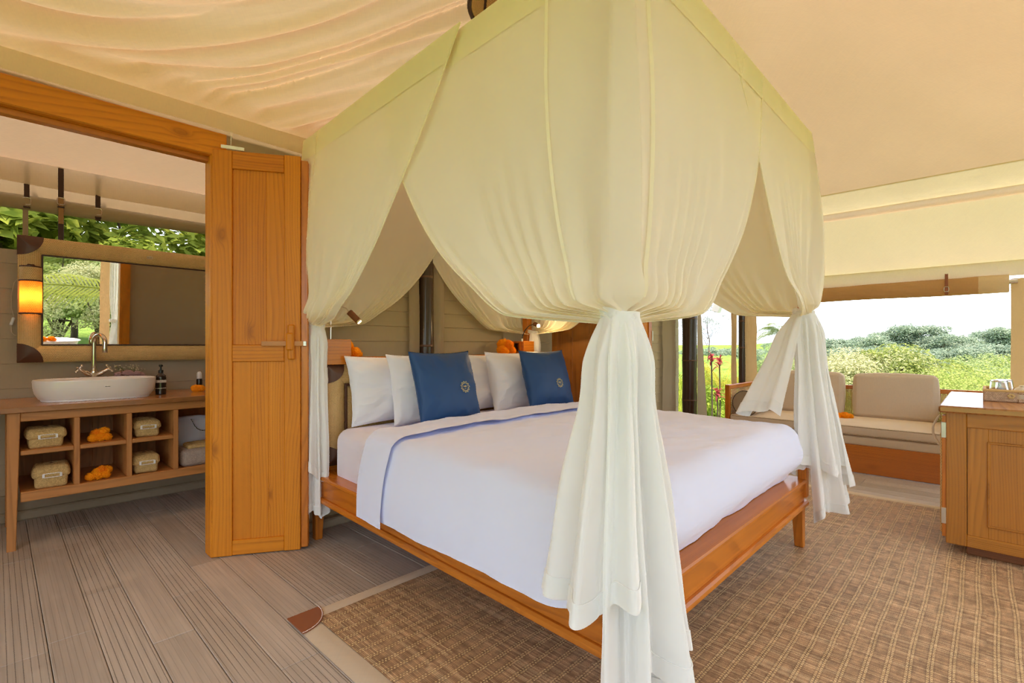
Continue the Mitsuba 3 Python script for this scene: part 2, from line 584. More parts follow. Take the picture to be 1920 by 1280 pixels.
for i in range(-3, 46):
    off = cell_np(i, 1) * 1.15
    j0 = math.floor((-1.05 + off) / 1.15)
    j = j0
    while j * 1.15 - off < 4.5:
        a, b = max(j * 1.15 - off, -1.05), min((j + 1) * 1.15 - off, 4.49)
        if b - a > .02:
            L = round(b - a, 3)
            if L not in _pl:
                _pl[L] = mikit.ply(box(.0012, W - .0012, .001, L - .001, -.022, 0, .0022), 'mat_floor_plank')
            part_dict(fl, 'plank', {**_pl[L], 'to_world': T().translate([i * W, a, float(rng.uniform(-.0008, .0008))])})
        j += 1


# roof --------------------------------------------------------------
ce = struct('ceiling', roof_mesh(XL - .05, 5.42, 300, YF - .05, YB - .01, 230), 'mat_roof_canvas', 'sloping cream canvas tent ceiling with soft gathered folds', smooth=True)


def side_strip(x0, x1, y0, y1, n=60):
    X, Yg = np.meshgrid(np.linspace(x0, x1, 24), np.linspace(y0, y1, n), indexing='ij')
    t = (X - x0) / (x1 - x0)
    Z = roof_z(X, Yg) - .035 * np.sin(t * np.pi) - .012 * np.sin(t * np.pi) * meshkit.noise(np.stack([Yg * 1.3, t * 2, t * 0], -1), 2)
    return grid(np.stack([X, Yg, Z], -1))


part(ce, 'eave_panel', side_strip(5.41, 5.62, YF - .05, YB + .1), 'mat_roof_side', smooth=True)
part(ce, 'eave_panel', side_strip(5.66, XR - .01, YF - .05, YB + .1), 'mat_roof_side', smooth=True)
sm = side_strip(5.61, 5.67, YF - .05, YB + .1)
sm.apply_translation([0, 0, -.008])
part(ce, 'seam_band', sm, 'mat_valance', 'darker sewn seam band', smooth=True)
# bathroom ceiling
X, Yg = np.meshgrid(np.linspace(XL, 3.0, 120), np.linspace(YB + .06, 4.42, 60), indexing='ij')
t = (4.42 - Yg) / 1.4
Z = 2.30 + .42 * t - .05 * np.sin(t * np.pi) + .02 * (meshkit.fbm(np.stack([X * .9 + t, t * 3, X * 0], -1), 3, 6) - .5)
part(ce, 'bathroom_panel', grid(np.stack([X, Yg, Z], -1)), 'mat_bath_canvas', smooth=True)
part(ce, 'bathroom_panel', box(XL, 3.0, YB + .035, YB + .05, 2.25, 2.74, .002), 'mat_bath_canvas')
_n = 120
vx = np.linspace(XL, 3.0, _n)
VP = np.stack([np.stack([vx, 4.42 + .01 * np.sin(vx * 5) * t0 + .012 * t0 * np.sin(vx * 2.2), 2.30 - .145 * t0 - .006 * np.sin(vx * 1.7) * t0 + vx * 0], -1) for t0 in np.linspace(0, 1, 8)], 0)
struct('trim_1', grid(VP), 'mat_valance', 'cloth valance along the bathroom ceiling edge', smooth=True)

# valance over the bathroom doorway
vx = np.linspace(XL, 1.30, 160)
rows = []
for t0 in np.linspace(0, 1, 9):
    sag = .035 * np.clip((vx - .75) / .5, 0, 1) * t0
    rows.append(np.stack([vx, 2.925 - .008 * np.sin(vx * 3.1) * t0 - .01 * t0, 2.352 - .094 * t0 - sag * .3 - .004 * np.sin(vx * 4) * t0], -1))
struct('trim_2', grid(np.array(rows)), 'mat_valance', 'pale canvas valance strip above the bathroom doorway', smooth=True)
# valance along the right eave
vy = np.linspace(YF, YB, 160)
rows = []
for t0 in np.linspace(0, 1, 9):
    rows.append(np.stack([XR - .03 + .012 * np.sin(vy * 7 + t0 * 2) * t0 - .02 * t0, vy, 1.885 - .135 * t0 + .006 * np.sin(vy * 3) * t0], -1))
struct('trim_3', grid(np.array(rows)), 'mat_valance', 'pale canvas valance along the low right-hand eave', smooth=True)


# walls -------------------------------------------------------------
def pleated_wall(x0, x1, zs0, zs1, y, face=-1, step=.105, clamp=None, nx=None, axis='x', seed=1, amp=.006):
    """Canvas wall in overlapping horizontal pleats."""
    nx = nx or max(4, int((x1 - x0) / .12))
    zz, dd = [], []
    z = zs0
    while z < zs1 - 1e-6:
        zt = min(z + step, zs1)
        zz += [z, zt - .004]
        dd += [amp, 0.0]
        z = zt
    zz, dd = np.array(zz), np.array(dd)
    Xg, Zg = np.meshgrid(np.linspace(x0, x1, nx), zz, indexing='ij')
    D = np.broadcast_to(dd, Xg.shape) * face
    D = D + .010 * (meshkit.noise(np.stack([Xg * 1.7, Zg * 1.3, Xg * 0], -1), seed) - .5)
    Zg = Zg + .008 * (meshkit.noise(np.stack([Xg * 1.1, Zg * .8, Xg * 0 + 4], -1), seed) - .5)
    if clamp is not None:
        Zg = np.minimum(Zg, clamp(Xg))
    if axis == 'x':
        P = np.stack([Xg, y + D, Zg], -1)
    else:
        P = np.stack([y + D, Xg, Zg], -1)
    return grid(P)


wb = struct('wall_back', None, None, 'olive canvas wall in horizontal pleats behind the bed')
roofclamp = lambda X: roof_z(X, np.full_like(X, YB)) + .01
part(wb, 'canvas_panel', pleated_wall(.86, 2.13, 0, 2.4, YB + .02, clamp=roofclamp), 'mat_wall_canvas', smooth=False)
part(wb, 'canvas_panel', pleated_wall(2.24, 6.35, 0, 2.4, YB + .02, clamp=roofclamp, seed=3), 'mat_wall_canvas', smooth=False)
part(wb, 'canvas_panel', pleated_wall(XL, -.86, 0, 2.4, YB + .02, clamp=roofclamp, seed=4), 'mat_wall_canvas', smooth=False)
part(wb, 'canvas_panel', pleated_wall(-.9, .9, 2.255, 2.4, YB + .02, clamp=roofclamp, seed=4), 'mat_wall_canvas', smooth=False)
part(wb, 'canvas_panel', pleated_wall(2.1, 2.27, 0, 2.4, YB + .085, clamp=roofclamp, seed=7), 'mat_wall_canvas', smooth=False)


def flap(x0, x1, z0, z1, y, axis='x', bulge=.012, seed=0, curl=.02):
    """A loose vertical strip of canvas."""
    a, zz = np.meshgrid(np.linspace(0, 1, 12), np.linspace(0, 1, 40), indexing='ij')
    x = x0 + (x1 - x0) * a + .006 * (meshkit.noise(np.stack([zz * 6, a * 0, a * 0 + seed], -1), seed) - .5)
    d = -bulge * np.sin(a * np.pi) + curl * (meshkit.noise(np.stack([a * 1.5, zz * 7, a * 0 + seed], -1), seed + 3) - .5)
    z = z0 + (z1 - z0) * zz
    return grid(np.stack([x, y + d, z], -1) if axis == 'x' else np.stack([y + d, x, z], -1))


part(wb, 'flap', flap(2.03, 2.12, .02, 2.36, YB - .015, seed=2), 'mat_wall_strip', smooth=True)
part(wb, 'flap', flap(2.25, 2.34, .02, 2.36, YB - .015, seed=5), 'mat_wall_strip', smooth=True)
part(wb, 'flap', flap(5.80, 6.17, .02, 2.2, YB - .03, seed=9), 'mat_wall_strip', smooth=True)
part(wb, 'skirt', box(.9, 6.3, YB - .05, YB - .005, 0, .055, .01), 'mat_wall_strip', smooth=False)

# bathroom walls
wk = struct('wall_bathroom', None, None, 'taupe canvas bathroom wall in horizontal pleats with a long opening')
part(wk, 'canvas_panel', pleated_wall(XL, 3.0, .05, 1.743, YW, step=.16, seed=11, amp=.004), 'mat_bath_wall', smooth=False)
part(wk, 'canvas_panel', pleated_wall(XL, 3.0, 2.03, 2.36, YW, step=.3, seed=12), 'mat_bath_wall', smooth=False)
part(wk, 'skirt', box(XL, 3.0, YW - .05, YW - .012, 0, .06, .01), 'mat_wall_strip', smooth=False)
part(wk, 'skirt', box(XL, 3.0, YW - .022, YW - .008, .06, .17, .004), 'mat_wall_strip', smooth=False)
struct('wall_bathroom_end', pleated_wall(YB, YW, 0, 2.7, 3.0, axis='y', seed=13), 'mat_bath_wall', 'canvas end wall of the bathroom')
wl = struct('wall_left', None, None, 'canvas left wall out of view, with a wide opening added to let in light')  # the opening in this unseen wall is added to admit sky light
part(wl, 'canvas_panel', pleated_wall(2.75, YW, 0, 2.7, XL, axis='y', face=1, seed=14), 'mat_bath_wall')
part(wl, 'canvas_panel', pleated_wall(YF, 2.75, 2.29, 2.4, XL, axis='y', face=1, seed=14), 'mat_bath_wall')
# front wall behind the camera: openings between canvas bays widened to let in sky light
wf = struct('wall_front', None, None, 'canvas front wall behind the camera, openings widened to let in light')
frontclamp = lambda X: roof_z(X, np.full_like(X, YF)) + .01
part(wf, 'canvas_panel', pleated_wall(XL, XR, 2.29, 2.4, YF, clamp=frontclamp, face=1, seed=15), 'mat_wall_canvas')
part(wf, 'canvas_panel', pleated_wall(1.42, 1.62, 0, 2.13, YF, face=1, seed=16), 'mat_wall_canvas')
part(wf, 'canvas_panel', pleated_wall(5.9, XR, 0, 2.13, YF, face=1, seed=17), 'mat_wall_canvas')
part(wf, 'flap', flap(1.10, 1.22, .02, 2.12, YF + .02, seed=19), 'mat_flap_canvas', smooth=True)
# right wall: only the low part below the openings and the end bays
wr = struct('wall_right', None, None, 'canvas bays either side of the right-hand openings')
part(wr, 'canvas_panel', pleated_wall(YF, -.30, 0, 1.9, XR, axis='y', seed=18), 'mat_flap_canvas')

# door frame -----------------------------------------------------------
dfm = struct('door_1', None, None, 'teak doorway to the bathroom with an open panelled door leaf')
wpart(dfm, 'header', box(-.95, .862, 2.945, 3.05, 2.125, 2.252, .005), 'mat_teak_gold', 0)
wpart(dfm, 'header_stop', box(-.95, .79, 2.985, 3.03, 2.098, 2.125, .003), 'mat_teak_red', 0)
wpart(dfm, 'jamb', box(.786, .862, 2.950, 3.05, 0, 2.252, .005), 'mat_teak_gold', 2)
wpart(dfm, 'jamb', box(-.95, -.87, 2.950, 3.05, 0, 2.13, .005), 'mat_teak_gold', 2)
wpart(dfm, 'jamb_stop', box(.866, .878, 2.955, 2.965, 0, 2.10, .002), 'mat_teak_gold', 2)


# the leaf: built along +x from its hinge, then swung
def leafpart(name, m, mt, axis, parent=None, label=None):
    k = numbered((parent or dfm) + '__' + name)
    d = wood_ply(m, mt, axis)
    d['to_world'] = T().translate([.790, 2.945, 0]).rotate([0, 0, 1], -31.9)
    scene[k] = d
    if label:
        tag(k, label)
    return k


Z0, Z1 = .004, 2.158
leafpart('stile', box(.0, .096, .0, .042, Z0, Z1, .003), 'mat_teak_gold', 2)
leafpart('stile', box(.352, .434, .0, .042, Z0, Z1, .003), 'mat_teak_gold', 2)
leafpart('closing_strip', box(.436, .472, .006, .052, Z0 + .01, Z1 - .02, .003), 'mat_teak_red', 2)
leafpart('rail', box(.0965, .3515, .001, .041, Z1 - .096, Z1 - .002, .003), 'mat_teak_gold', 0)
leafpart('rail', box(.0965, .3515, .001, .041, 1.035, 1.125, .003), 'mat_teak_gold', 0)
leafpart('rail', box(.0965, .3515, .001, .041, Z0 + .002, .084, .003), 'mat_teak_gold', 0)
for za, zb, xs_ in ((1.125, Z1 - .096, (.0965, .262, .3515)), (.084, 1.035, (.0965, .185, .272, .3515))):
    for a, b in zip(xs_[:-1], xs_[1:]):
        leafpart('panel_board', box(a, b, .012, .030, za, zb, .0012), 'mat_teak_gold' if a > .09 else 'mat_teak_gold', 2)
leafpart('handle', cat(box(.372, .406, -.022, 0, 1.045, 1.235, .006), box(.366, .402, -.036, -.02, 1.095, 1.19, .008)), 'mat_teak_gold', 2)
leafpart('bolt', box(.24, .452, -.014, .0, 1.118, 1.146, .003), 'mat_teak_brown', 0)
kk = numbered(dfm + '__latch_plate')
scene[kk] = mikit.ply(box(.448, .466, -.012, .006, 1.118, 1.146, .002), 'mat_steel', smooth=False, to_world=T().translate([.790, 2.945, 0]).rotate([0, 0, 1], -31.9))
tag(kk, 'small metal latch plate')

# ------------------------------------------------------------------ bamboo pillars and posts
def bamboo(x, y, z0, z1, r, nodes, label):
    k = thing('bamboo_pillar', label, 'pillar')
    pr, z = [], z0
    zs_ = [z0] + nodes + [z1]
    pts, rad = [], []
    for a, b in zip(zs_[:-1], zs_[1:]):
        for t0 in np.linspace(0, 1, 7):
            pts.append((x, y, a + .006 + (b - a - .012) * t0))
            rad.append(r * (1 - .035 * math.sin(t0 * math.pi)))
    part(k, 'culm', tube(pts, rad, 28), 'mat_bamboo', smooth=40)
    for zn in nodes:
        part(k, 'node_ring', lathe([(r * .97, -.009), (r * 1.03, -.006), (r * 1.035, 0), (r * 1.0, .003), (r * 1.02, .007), (r * .97, .01)], 28, (x, y, zn)), 'mat_bamboo_ring', smooth=60)
    return k


bamboo(2.182, YB - .005, 0, 2.36, .054, [.45, 1.12, 1.62, 2.05], 'dark bamboo pillar against the olive wall behind the bed')
bamboo(6.24, 2.785, 0, 1.93, .092, [.42, .93, 1.47], 'thick dark bamboo pillar at the corner beside the first window opening')
bamboo(XR, 2.155, 0, 1.80, .045, [.5, 1.1, 1.42], 'slim dark bamboo post between canvas strips behind the daybed')
# canvas strips beside the posts
struct('wall_strip_1', cat(flap(2.205, 2.265, .0, 1.82, XR - .05, axis='y', seed=21, curl=.03), flap(2.27, 2.30, .0, 1.82, XR + .03, axis='y', seed=25, curl=.03)), 'mat_flap_canvas', 'backlit tan canvas strip left of the slim post', smooth=True)
struct('wall_strip_2', flap(1.985, 2.115, .0, 1.82, XR - .02, axis='y', seed=22, curl=.03), 'mat_flap_canvas', 'backlit tan canvas strip right of the slim post', smooth=True)
struct('wall_strip_3', flap(-.36, -.155, .0, 1.72, XR - .02, axis='y', seed=23, curl=.03), 'mat_flap_canvas', 'tan canvas strip at the right end of the wide opening', smooth=True)
a_, z_ = np.meshgrid(np.linspace(0, 1, 8), np.linspace(0, 1, 40), indexing='ij')
struct('wall_strip_4', grid(np.stack([XR - .04 + .04 * a_, 2.70 - .10 * a_ * (1 - z_) - .02 * a_, 1.62 * z_ + .1], -1)), 'mat_wall_strip', 'narrow canvas edge right of the thick pillar', smooth=True)
k = thing('outdoor_lamp', 'small white box lamp hanging outside between the pillars', 'lamp')
part(k, 'housing', M(box(-.05, .05, -.05, .05, -.07, .07, .006), (7.0, 2.72, 1.66), rx=.35), 'mat_white_plastic')
part(k, 'bracket', cyl((7.0, 2.74, 1.72), (7.0, 2.80, 1.95), .01), 'mat_steel')
k = thing('sensor_box', 'small grey plastic box fixed to the slim bamboo post', 'sensor')
part(k, 'case', box(XR - .08, XR - .045, 2.165, 2.20, 1.50, 1.63, .006), 'mat_paper')
part(k, 'clip', box(XR - .05, XR - .035, 2.16, 2.19, 1.53, 1.60, .002), 'mat_black')

# rolled blind above the wide opening
k = thing('rolled_blind', 'rolled tan canvas blind under the right-hand eave', 'blind')
ang = np.linspace(0, 2 * np.pi, 28)


def blind_roll(y0, y1, r=.082, n=60):
    yy = np.linspace(y0, y1, n)
    P = np.stack([np.stack([XR - .02 + .055 * np.cos(a) * (1 + .05 * np.sin(yy * 9)), yy, 1.682 + (r + .003 * np.sin(yy * 5)) * np.sin(a)], -1) for a in ang], 0)
    return grid(P)


part(k, 'roll', blind_roll(.055, 1.98), 'mat_flap_canvas', smooth=True)
part(k, 'roll_end', blind_roll(-.145, .055, .084), 'mat_flap_pale', 'paler canvas end sleeve', smooth=True)
part(k, 'core', cyl((XR - .02, -.2, 1.695), (XR - .02, -.10, 1.695), .02), 'mat_steel')


def strap(name, label, x, y, z0, z1, m='mat_leather', w=.022, buckle_z=None, axis='x', group=None, tail=None):
    k = thing(name, label, 'strap', group)
    def bx(a, b, c0, c1, e0, e1, bev=.001):
        return box(x + a, x + b, y + c0, y + c1, e0, e1, bev) if axis == 'x' else box(x + c0, x + c1, y + a, y + b, e0, e1, bev)
    part(k, 'band', bx(-w / 2, w / 2, -.004, 0, z0, z1), m, smooth=False)
    if tail:
        part(k, 'tip', bx(-w / 2 + .001, w / 2 - .001, -.009, -.005, tail[0], tail[1]), tail[2], smooth=False)
    if buckle_z is not None:
        hw = w / 2 + .005
        pts = []
        for a in np.linspace(0, 2 * np.pi, 24, endpoint=False):
            c, s_ = math.cos(a), math.sin(a)
            kx = (abs(c) ** 5 + abs(s_) ** 5) ** (-.2)
            pts.append((c * kx * hw, -.008 - .003 * math.cos(a), s_ * kx * .022))
        pts = np.array(pts)
        P = np.stack([x + pts[:, 0], y + pts[:, 1], buckle_z + pts[:, 2]], 1) if axis == 'x' else np.stack([x + pts[:, 1], y + pts[:, 0], buckle_z + pts[:, 2]], 1)
        part(k, 'buckle', tube(P, .0028, 8, closed=True), 'mat_steel', 'metal buckle')
        part(k, 'keeper', bx(-w / 2 - .003, w / 2 + .003, -.011, -.001, buckle_z - .045, buckle_z - .033, .001), m, smooth=False)
    return k


strap('blind_strap', 'small leather strap with a pale metal buckle holding the rolled tan blind', XR - .082, .275, 1.60, 1.80, 'mat_leather_tan', .024, 1.655, axis='y')
# hanging yellow cloth lantern at the right edge
k = thing('hanging_lantern', 'round yellow cloth lantern hanging at the far right edge', 'lantern')
part(k, 'shade', M(trimesh.creation.icosphere(3, .17), (5.72, -.40, 1.665), s=(.9, .9, .9)), 'mat_yellow_cloth', smooth=True)
part(k, 'hook', tube([(5.72, -.285, 1.72), (5.72, -.30, 1.80), (5.72, -.30, 1.86), (5.72, -.33, 1.90)], .010, 8), 'mat_leather_dark')
part(k, 'hook_cross', cyl((5.72, -.26, 1.775), (5.72, -.36, 1.775), .011), 'mat_leather_dark')

# ------------------------------------------------------------------ the rug
k = thing('rug', 'brown woven seagrass mat with a beige border, spread under the bed', 'rug')
rx0, rx1, ry0, ry1 = .824, 4.53, -.95, 2.045
nx_, ny_ = 220, 180
X, Yg = np.meshgrid(np.linspace(rx0 + .085, rx1 - .085, nx_), np.linspace(ry0 + .085, ry1 - .07, ny_), indexing='ij')
wav = .004 * meshkit.fbm(np.stack([X * 2.6, Yg * 2.6, X * 0], -1), 2, 3)
part(k, 'weave', grid(np.stack([X, Yg, .006 + wav], -1)), 'mat_rug_weave', smooth=True)


def border(x0, x1, y0, y1):
    nx, ny = max(4, int((x1 - x0) / .02)), max(4, int((y1 - y0) / .02))
    X, Yg = np.meshgrid(np.linspace(x0, x1, nx), np.linspace(y0, y1, ny), indexing='ij')
    e = np.minimum(np.minimum(X - x0, x1 - X), np.minimum(Yg - y0, y1 - Yg))
    Zg = .0035 + np.clip(e / .004, 0, 1) * .005 + .003 * meshkit.fbm(np.stack([X * 6, Yg * 6, X * 0], -1), 2, 6)
    m = grid(np.stack([X, Yg, Zg], -1))
    return m


part(k, 'border', border(rx0, rx0 + .09, ry0, ry1), 'mat_beige', 'beige canvas border', smooth=True)
part(k, 'border', border(rx0, rx1, ry1 - .075, ry1), 'mat_beige', 'beige canvas border', smooth=True)
part(k, 'border', border(rx1 - .09, rx1, ry0, ry1), 'mat_beige', 'beige canvas border', smooth=True)
part(k, 'border', border(rx0, rx1, ry0, ry0 + .09), 'mat_beige', 'beige canvas border', smooth=True)
from shapely.geometry import Polygon
a = np.linspace(0, np.pi / 2, 14)
cpts = [(rx0 - .004, ry1 + .004)] + [(rx0 - .004 + .135 * math.cos(t_), ry1 + .004 - .15 * math.sin(t_)) for t_ in a]
m = trimesh.creation.extrude_polygon(Polygon(cpts), .004)
m.apply_translation([0, 0, .0105])
part(k, 'leather_corner', m, 'mat_leather_tan', 'reddish leather corner patch', smooth=False)
part(k, 'stitching', tube([(rx0 - .004 + .131 * math.cos(t_), ry1 + .004 - .146 * math.sin(t_), .0147) for t_ in a], .0014, 5), 'mat_thread', 'pale stitch line')

# ------------------------------------------------------------------ the bed
bed = thing('four_poster_bed', 'teak four-poster bed frame with a cane headboard and low rails', 'bed')
BX0, BX1, BY0, BY1 = 1.178, 3.122, .715, 2.86
RT, RB = .385, .235     # rails
TR = 'mat_teak_red'
PZ = 2.285              # canopy rail
# side and foot rails: board, ledge on top, moulding below
wpart(bed, 'side_rail', box(BX0 + .012, BX0 + .045, BY0 + .03, BY1, RB + .03, RT - .02), TR, 1)
wpart(bed, 'side_rail', box(BX1 - .045, BX1 - .012, BY0 + .03, BY1, RB + .03, RT - .02), TR, 1)
wpart(bed, 'foot_rail', box(BX0 + .03, BX1 - .03, BY0 + .012, BY0 + .045, RB + .03, RT - .02), TR, 0)
wpart(bed, 'ledge', box(BX0, BX0 + .12, BY0, BY1, RT - .022, RT, .006), TR, 1)
wpart(bed, 'ledge', box(BX1 - .12, BX1, BY0, BY1, RT - .022, RT, .006), TR, 1)
wpart(bed, 'ledge', box(BX0, BX1, BY0 - .002, BY0 + .12, RT - .0215, RT + .001, .006), TR, 0)
wpart(bed, 'moulding', box(BX0 - .004, BX0 + .045, BY0, BY1, RB, RB + .032, .008), TR, 1)
wpart(bed, 'moulding', box(BX1 - .045, BX1 + .004, BY0, BY1, RB, RB + .032, .008), TR, 1)
wpart(bed, 'moulding', box(BX0, BX1, BY0 - .006, BY0 + .045, RB, RB + .032, .008), TR, 0)
wpart(bed, 'slat_base', box(BX0 + .05, BX1 - .05, BY0 + .05, BY1 - .02, RB + .06, RB + .09, .004), TR, 0)
for x, y in ((BX0 + .012, BY0 + .012), (BX1 - .070, BY0 + .012), (BX0 + .012, BY1 - .068), (BX1 - .070, BY1 - .068)):
    fx = (.0, .016) if x < 2 else (.016, 0)
    wpart(bed, 'leg', taper(x, x + .058, y, y + .058, .012 if y < 2 else 0, RB + .02, fx[0], fx[1], 0, .014), TR, 2)
posts = []
for x, y, z0 in ((BX0 + .020, BY0 + .020, RT), (BX1 - .02, BY0 + .02, RT), (BX0 - .002, BY1 - .092, RT), (BX1 - .045, BY1 - .005, RT)):
    hw_ = .03 if (x > 2.5 and y > 2) else .023
    wpart(bed, 'post', box(x - hw_, x + hw_, y - hw_, y + hw_, z0 - .1, PZ + .02, .004), TR, 2)
    posts.append((x, y))
for x in (BX0 + .035, BX1 - .03):
    wpart(bed, 'canopy_rail', box(x - .02, x + .02, BY0 + .05, BY1 - .02, PZ - .03, PZ + .012, .004), TR, 1)
for y in (BY0 + .035, BY1 - .005):
    wpart(bed, 'canopy_rail', box(BX0 + .05, BX1 - .05, y - .02, y + .02, PZ - .03, PZ + .012, .004), TR, 0)
for yy in np.linspace(BY0 + .5, BY1 - .5, 3):
    part(bed, 'canopy_bar', cyl((BX0 + .04, yy, PZ - .012), (BX1 - .04, yy, PZ - .012), .018), 'mat_teak_dark')

# headboard
HX0, HX1, HY, HT = 1.237, 2.945, 2.745, 1.045
hb = numbered(bed + '__headboard')
scene[hb] = wood_ply(box(HX0 - .05, HX1 + .05, HY + .045, HY + .085, .30, HT - .005), TR, 0)
wpart(hb, 'cap_rail', box(HX0 - .02, HX1 + .02, HY + .005, HY + .12, HT - .03, HT + .006, .005), TR, 0)
wpart(hb, 'end_board', box(HX0 - .055, HX0 - .005, HY + .01, HY + .06, .30, HT), TR, 2)
wpart(hb, 'end_board', box(HX1 + .005, HX1 + .055, HY + .01, HY + .06, .30, HT), TR, 2)


def padded(x0, x1, z0, z1, y, depth, n=14):
    """A padded strip bulging towards -y."""
    a, b = np.meshgrid(np.linspace(0, 1, n), np.linspace(0, 1, n), indexing='ij')
    x, z = x0 + (x1 - x0) * a, z0 + (z1 - z0) * b
    bul = lambda t_, L: np.minimum(1, np.sqrt(np.clip(np.minimum(t_, 1 - t_) * L / .03, 0, 1) * (2 - np.clip(np.minimum(t_, 1 - t_) * L / .03, 0, 1))))
    d = depth * bul(a, x1 - x0) * bul(b, z1 - z0)
    return grid(np.stack([x, y - d, z], -1), flip=True)


def mitre_strip(pts, y, depth, n=10, m=40):
    """Padded strip on the quad pts (outer0, outer1, inner1, inner0) in the xz plane."""
    o0, o1, i1, i0 = [np.array(q, float) for q in pts]
    s, t_ = np.meshgrid(np.linspace(0, 1, m), np.linspace(0, 1, n), indexing='ij')
    s, t_ = s[..., None], t_[..., None]
    q = (o0 * (1 - s) + o1 * s) * (1 - t_) + (i0 * (1 - s) + i1 * s) * t_
    d = depth * np.sin(np.clip(t_[..., 0], .02, .98) * np.pi) ** .45
    return grid(np.stack([q[..., 0], y - d, q[..., 1]], -1))


def cane_frame(parent, X0, X1, Zb, Zt, w, y, depth, place=None):
    out = [(X0, Zb), (X1, Zb), (X1, Zt), (X0, Zt)]
    inn = [(X0 + w, Zb + w), (X1 - w, Zb + w), (X1 - w, Zt - w), (X0 + w, Zt - w)]
    for i in range(4):
        j = (i + 1) % 4
        k2 = numbered(parent + '__cane_border')
        scene[k2] = planar_ply(mitre_strip([out[i], out[j], inn[j], inn[i]], y, depth), 'mat_cane', True, (0, 2) if i % 2 == 0 else (2, 0))
        if place is not None:
            scene[k2]['to_world'] = place


def leather_quarter(parent, cx, cz, sx, sz, r, y, depth, place=None, m='mat_leather'):
    """Quarter disc of leather over a corner: fan, proud of the cane."""
    rr, aa = np.meshgrid(np.linspace(0, 1, 8), np.linspace(0, np.pi / 2, 16), indexing='ij')
    x = cx + sx * r * rr * np.cos(aa)
    z = cz + sz * r * rr * np.sin(aa)
    d = depth * (np.sin(np.clip(np.minimum(rr * np.cos(aa), rr * np.sin(aa)), 0, 1) * np.pi * .62 + .25)) + .004
    top = grid(np.stack([x, y - d, z], -1))
    rim = grid(np.stack([np.stack([x[-1], y - d[-1], z[-1]], -1), np.stack([x[-1], y + d[-1] * 0, z[-1]], -1)], 0))
    k2 = numbered(parent + '__leather_corner')
    scene[k2] = mikit.ply(cat(top, rim), m, smooth=40)
    tag(k2, 'dark brown leather corner patch')
    if place is not None:
        scene[k2]['to_world'] = place


cane_frame(hb, HX0, HX1, .42, HT - .03, .125, HY + .045, .04)
for sx, sz in ((1, -1), (-1, -1), (1, 1), (-1, 1)):
    leather_quarter(hb, HX0 - .004 if sx > 0 else HX1 + .004, HT - .026 if sz < 0 else .416, sx, sz, .118, HY + .045, .052)
ppart(hb, 'cane_panel', box(HX0 + .135, HX1 - .135, HY + .022, HY + .045, .555, HT - .165, .01), 'mat_cane')
for (x0, x1, z0, z1) in ((HX0 + .122, HX0 + .136, .54, HT - .15), (HX1 - .136, HX1 - .122, .54, HT - .15), (HX0 + .122, HX1 - .122, HT - .166, HT - .152), (HX0 + .122, HX1 - .122, .54, .554)):
    part(hb, 'trim', box(x0, x1, HY + .016, HY + .04, z0, z1, .003), 'mat_leather')
# cubby boxes at the headboard's ends
for s, x0, x1 in ((1, 1.230, 1.387), (-1, 2.913, 3.043)):
    cb = numbered(bed + '__end_box')
    y0, y1 = HY - .005, HY + .20
    scene[cb] = wood_ply(box(x0, x1, y0, y0 + .018, HT - .035, 1.158, .002), TR, 0)
    wpart(cb, 'top_board', box(x0, x1, y0 + .018, y1, 1.14, 1.158, .002), TR, 1)
    wpart(cb, 'floor_board', box(x0, x1, y0 + .018, y1, HT + .01, HT + .028, .002), TR, 1)
    xo = (x0, x0 + .016) if s > 0 else (x1 - .016, x1)
    wpart(cb, 'outer_board', box(xo[0], xo[1], y0 + .018, y1, HT - .03, 1.14, .002), TR, 1)
    wpart(cb, 'back_board', box(x0, x1, y1 - .016, y1, HT - .03, 1.14, .002), 'mat_teak_dark', 0)
    xi = (x1 - .016, x1) if s > 0 else (x0, x0 + .016)
    wpart(cb, 'jamb_board', box(xi[0], xi[1], y0 + .018, y0 + .06, HT - .03, 1.14, .002), TR, 2)

# mattress, duvet
obj('mattress', rounded_box(1.262, 3.02, .83, 2.72, RB + .091, .645, .075, n=16, puff=.012, wob=.006), 'mat_sheet', 'pale lilac-white fitted mattress in the four-poster bed', 'mattress', smooth=True)


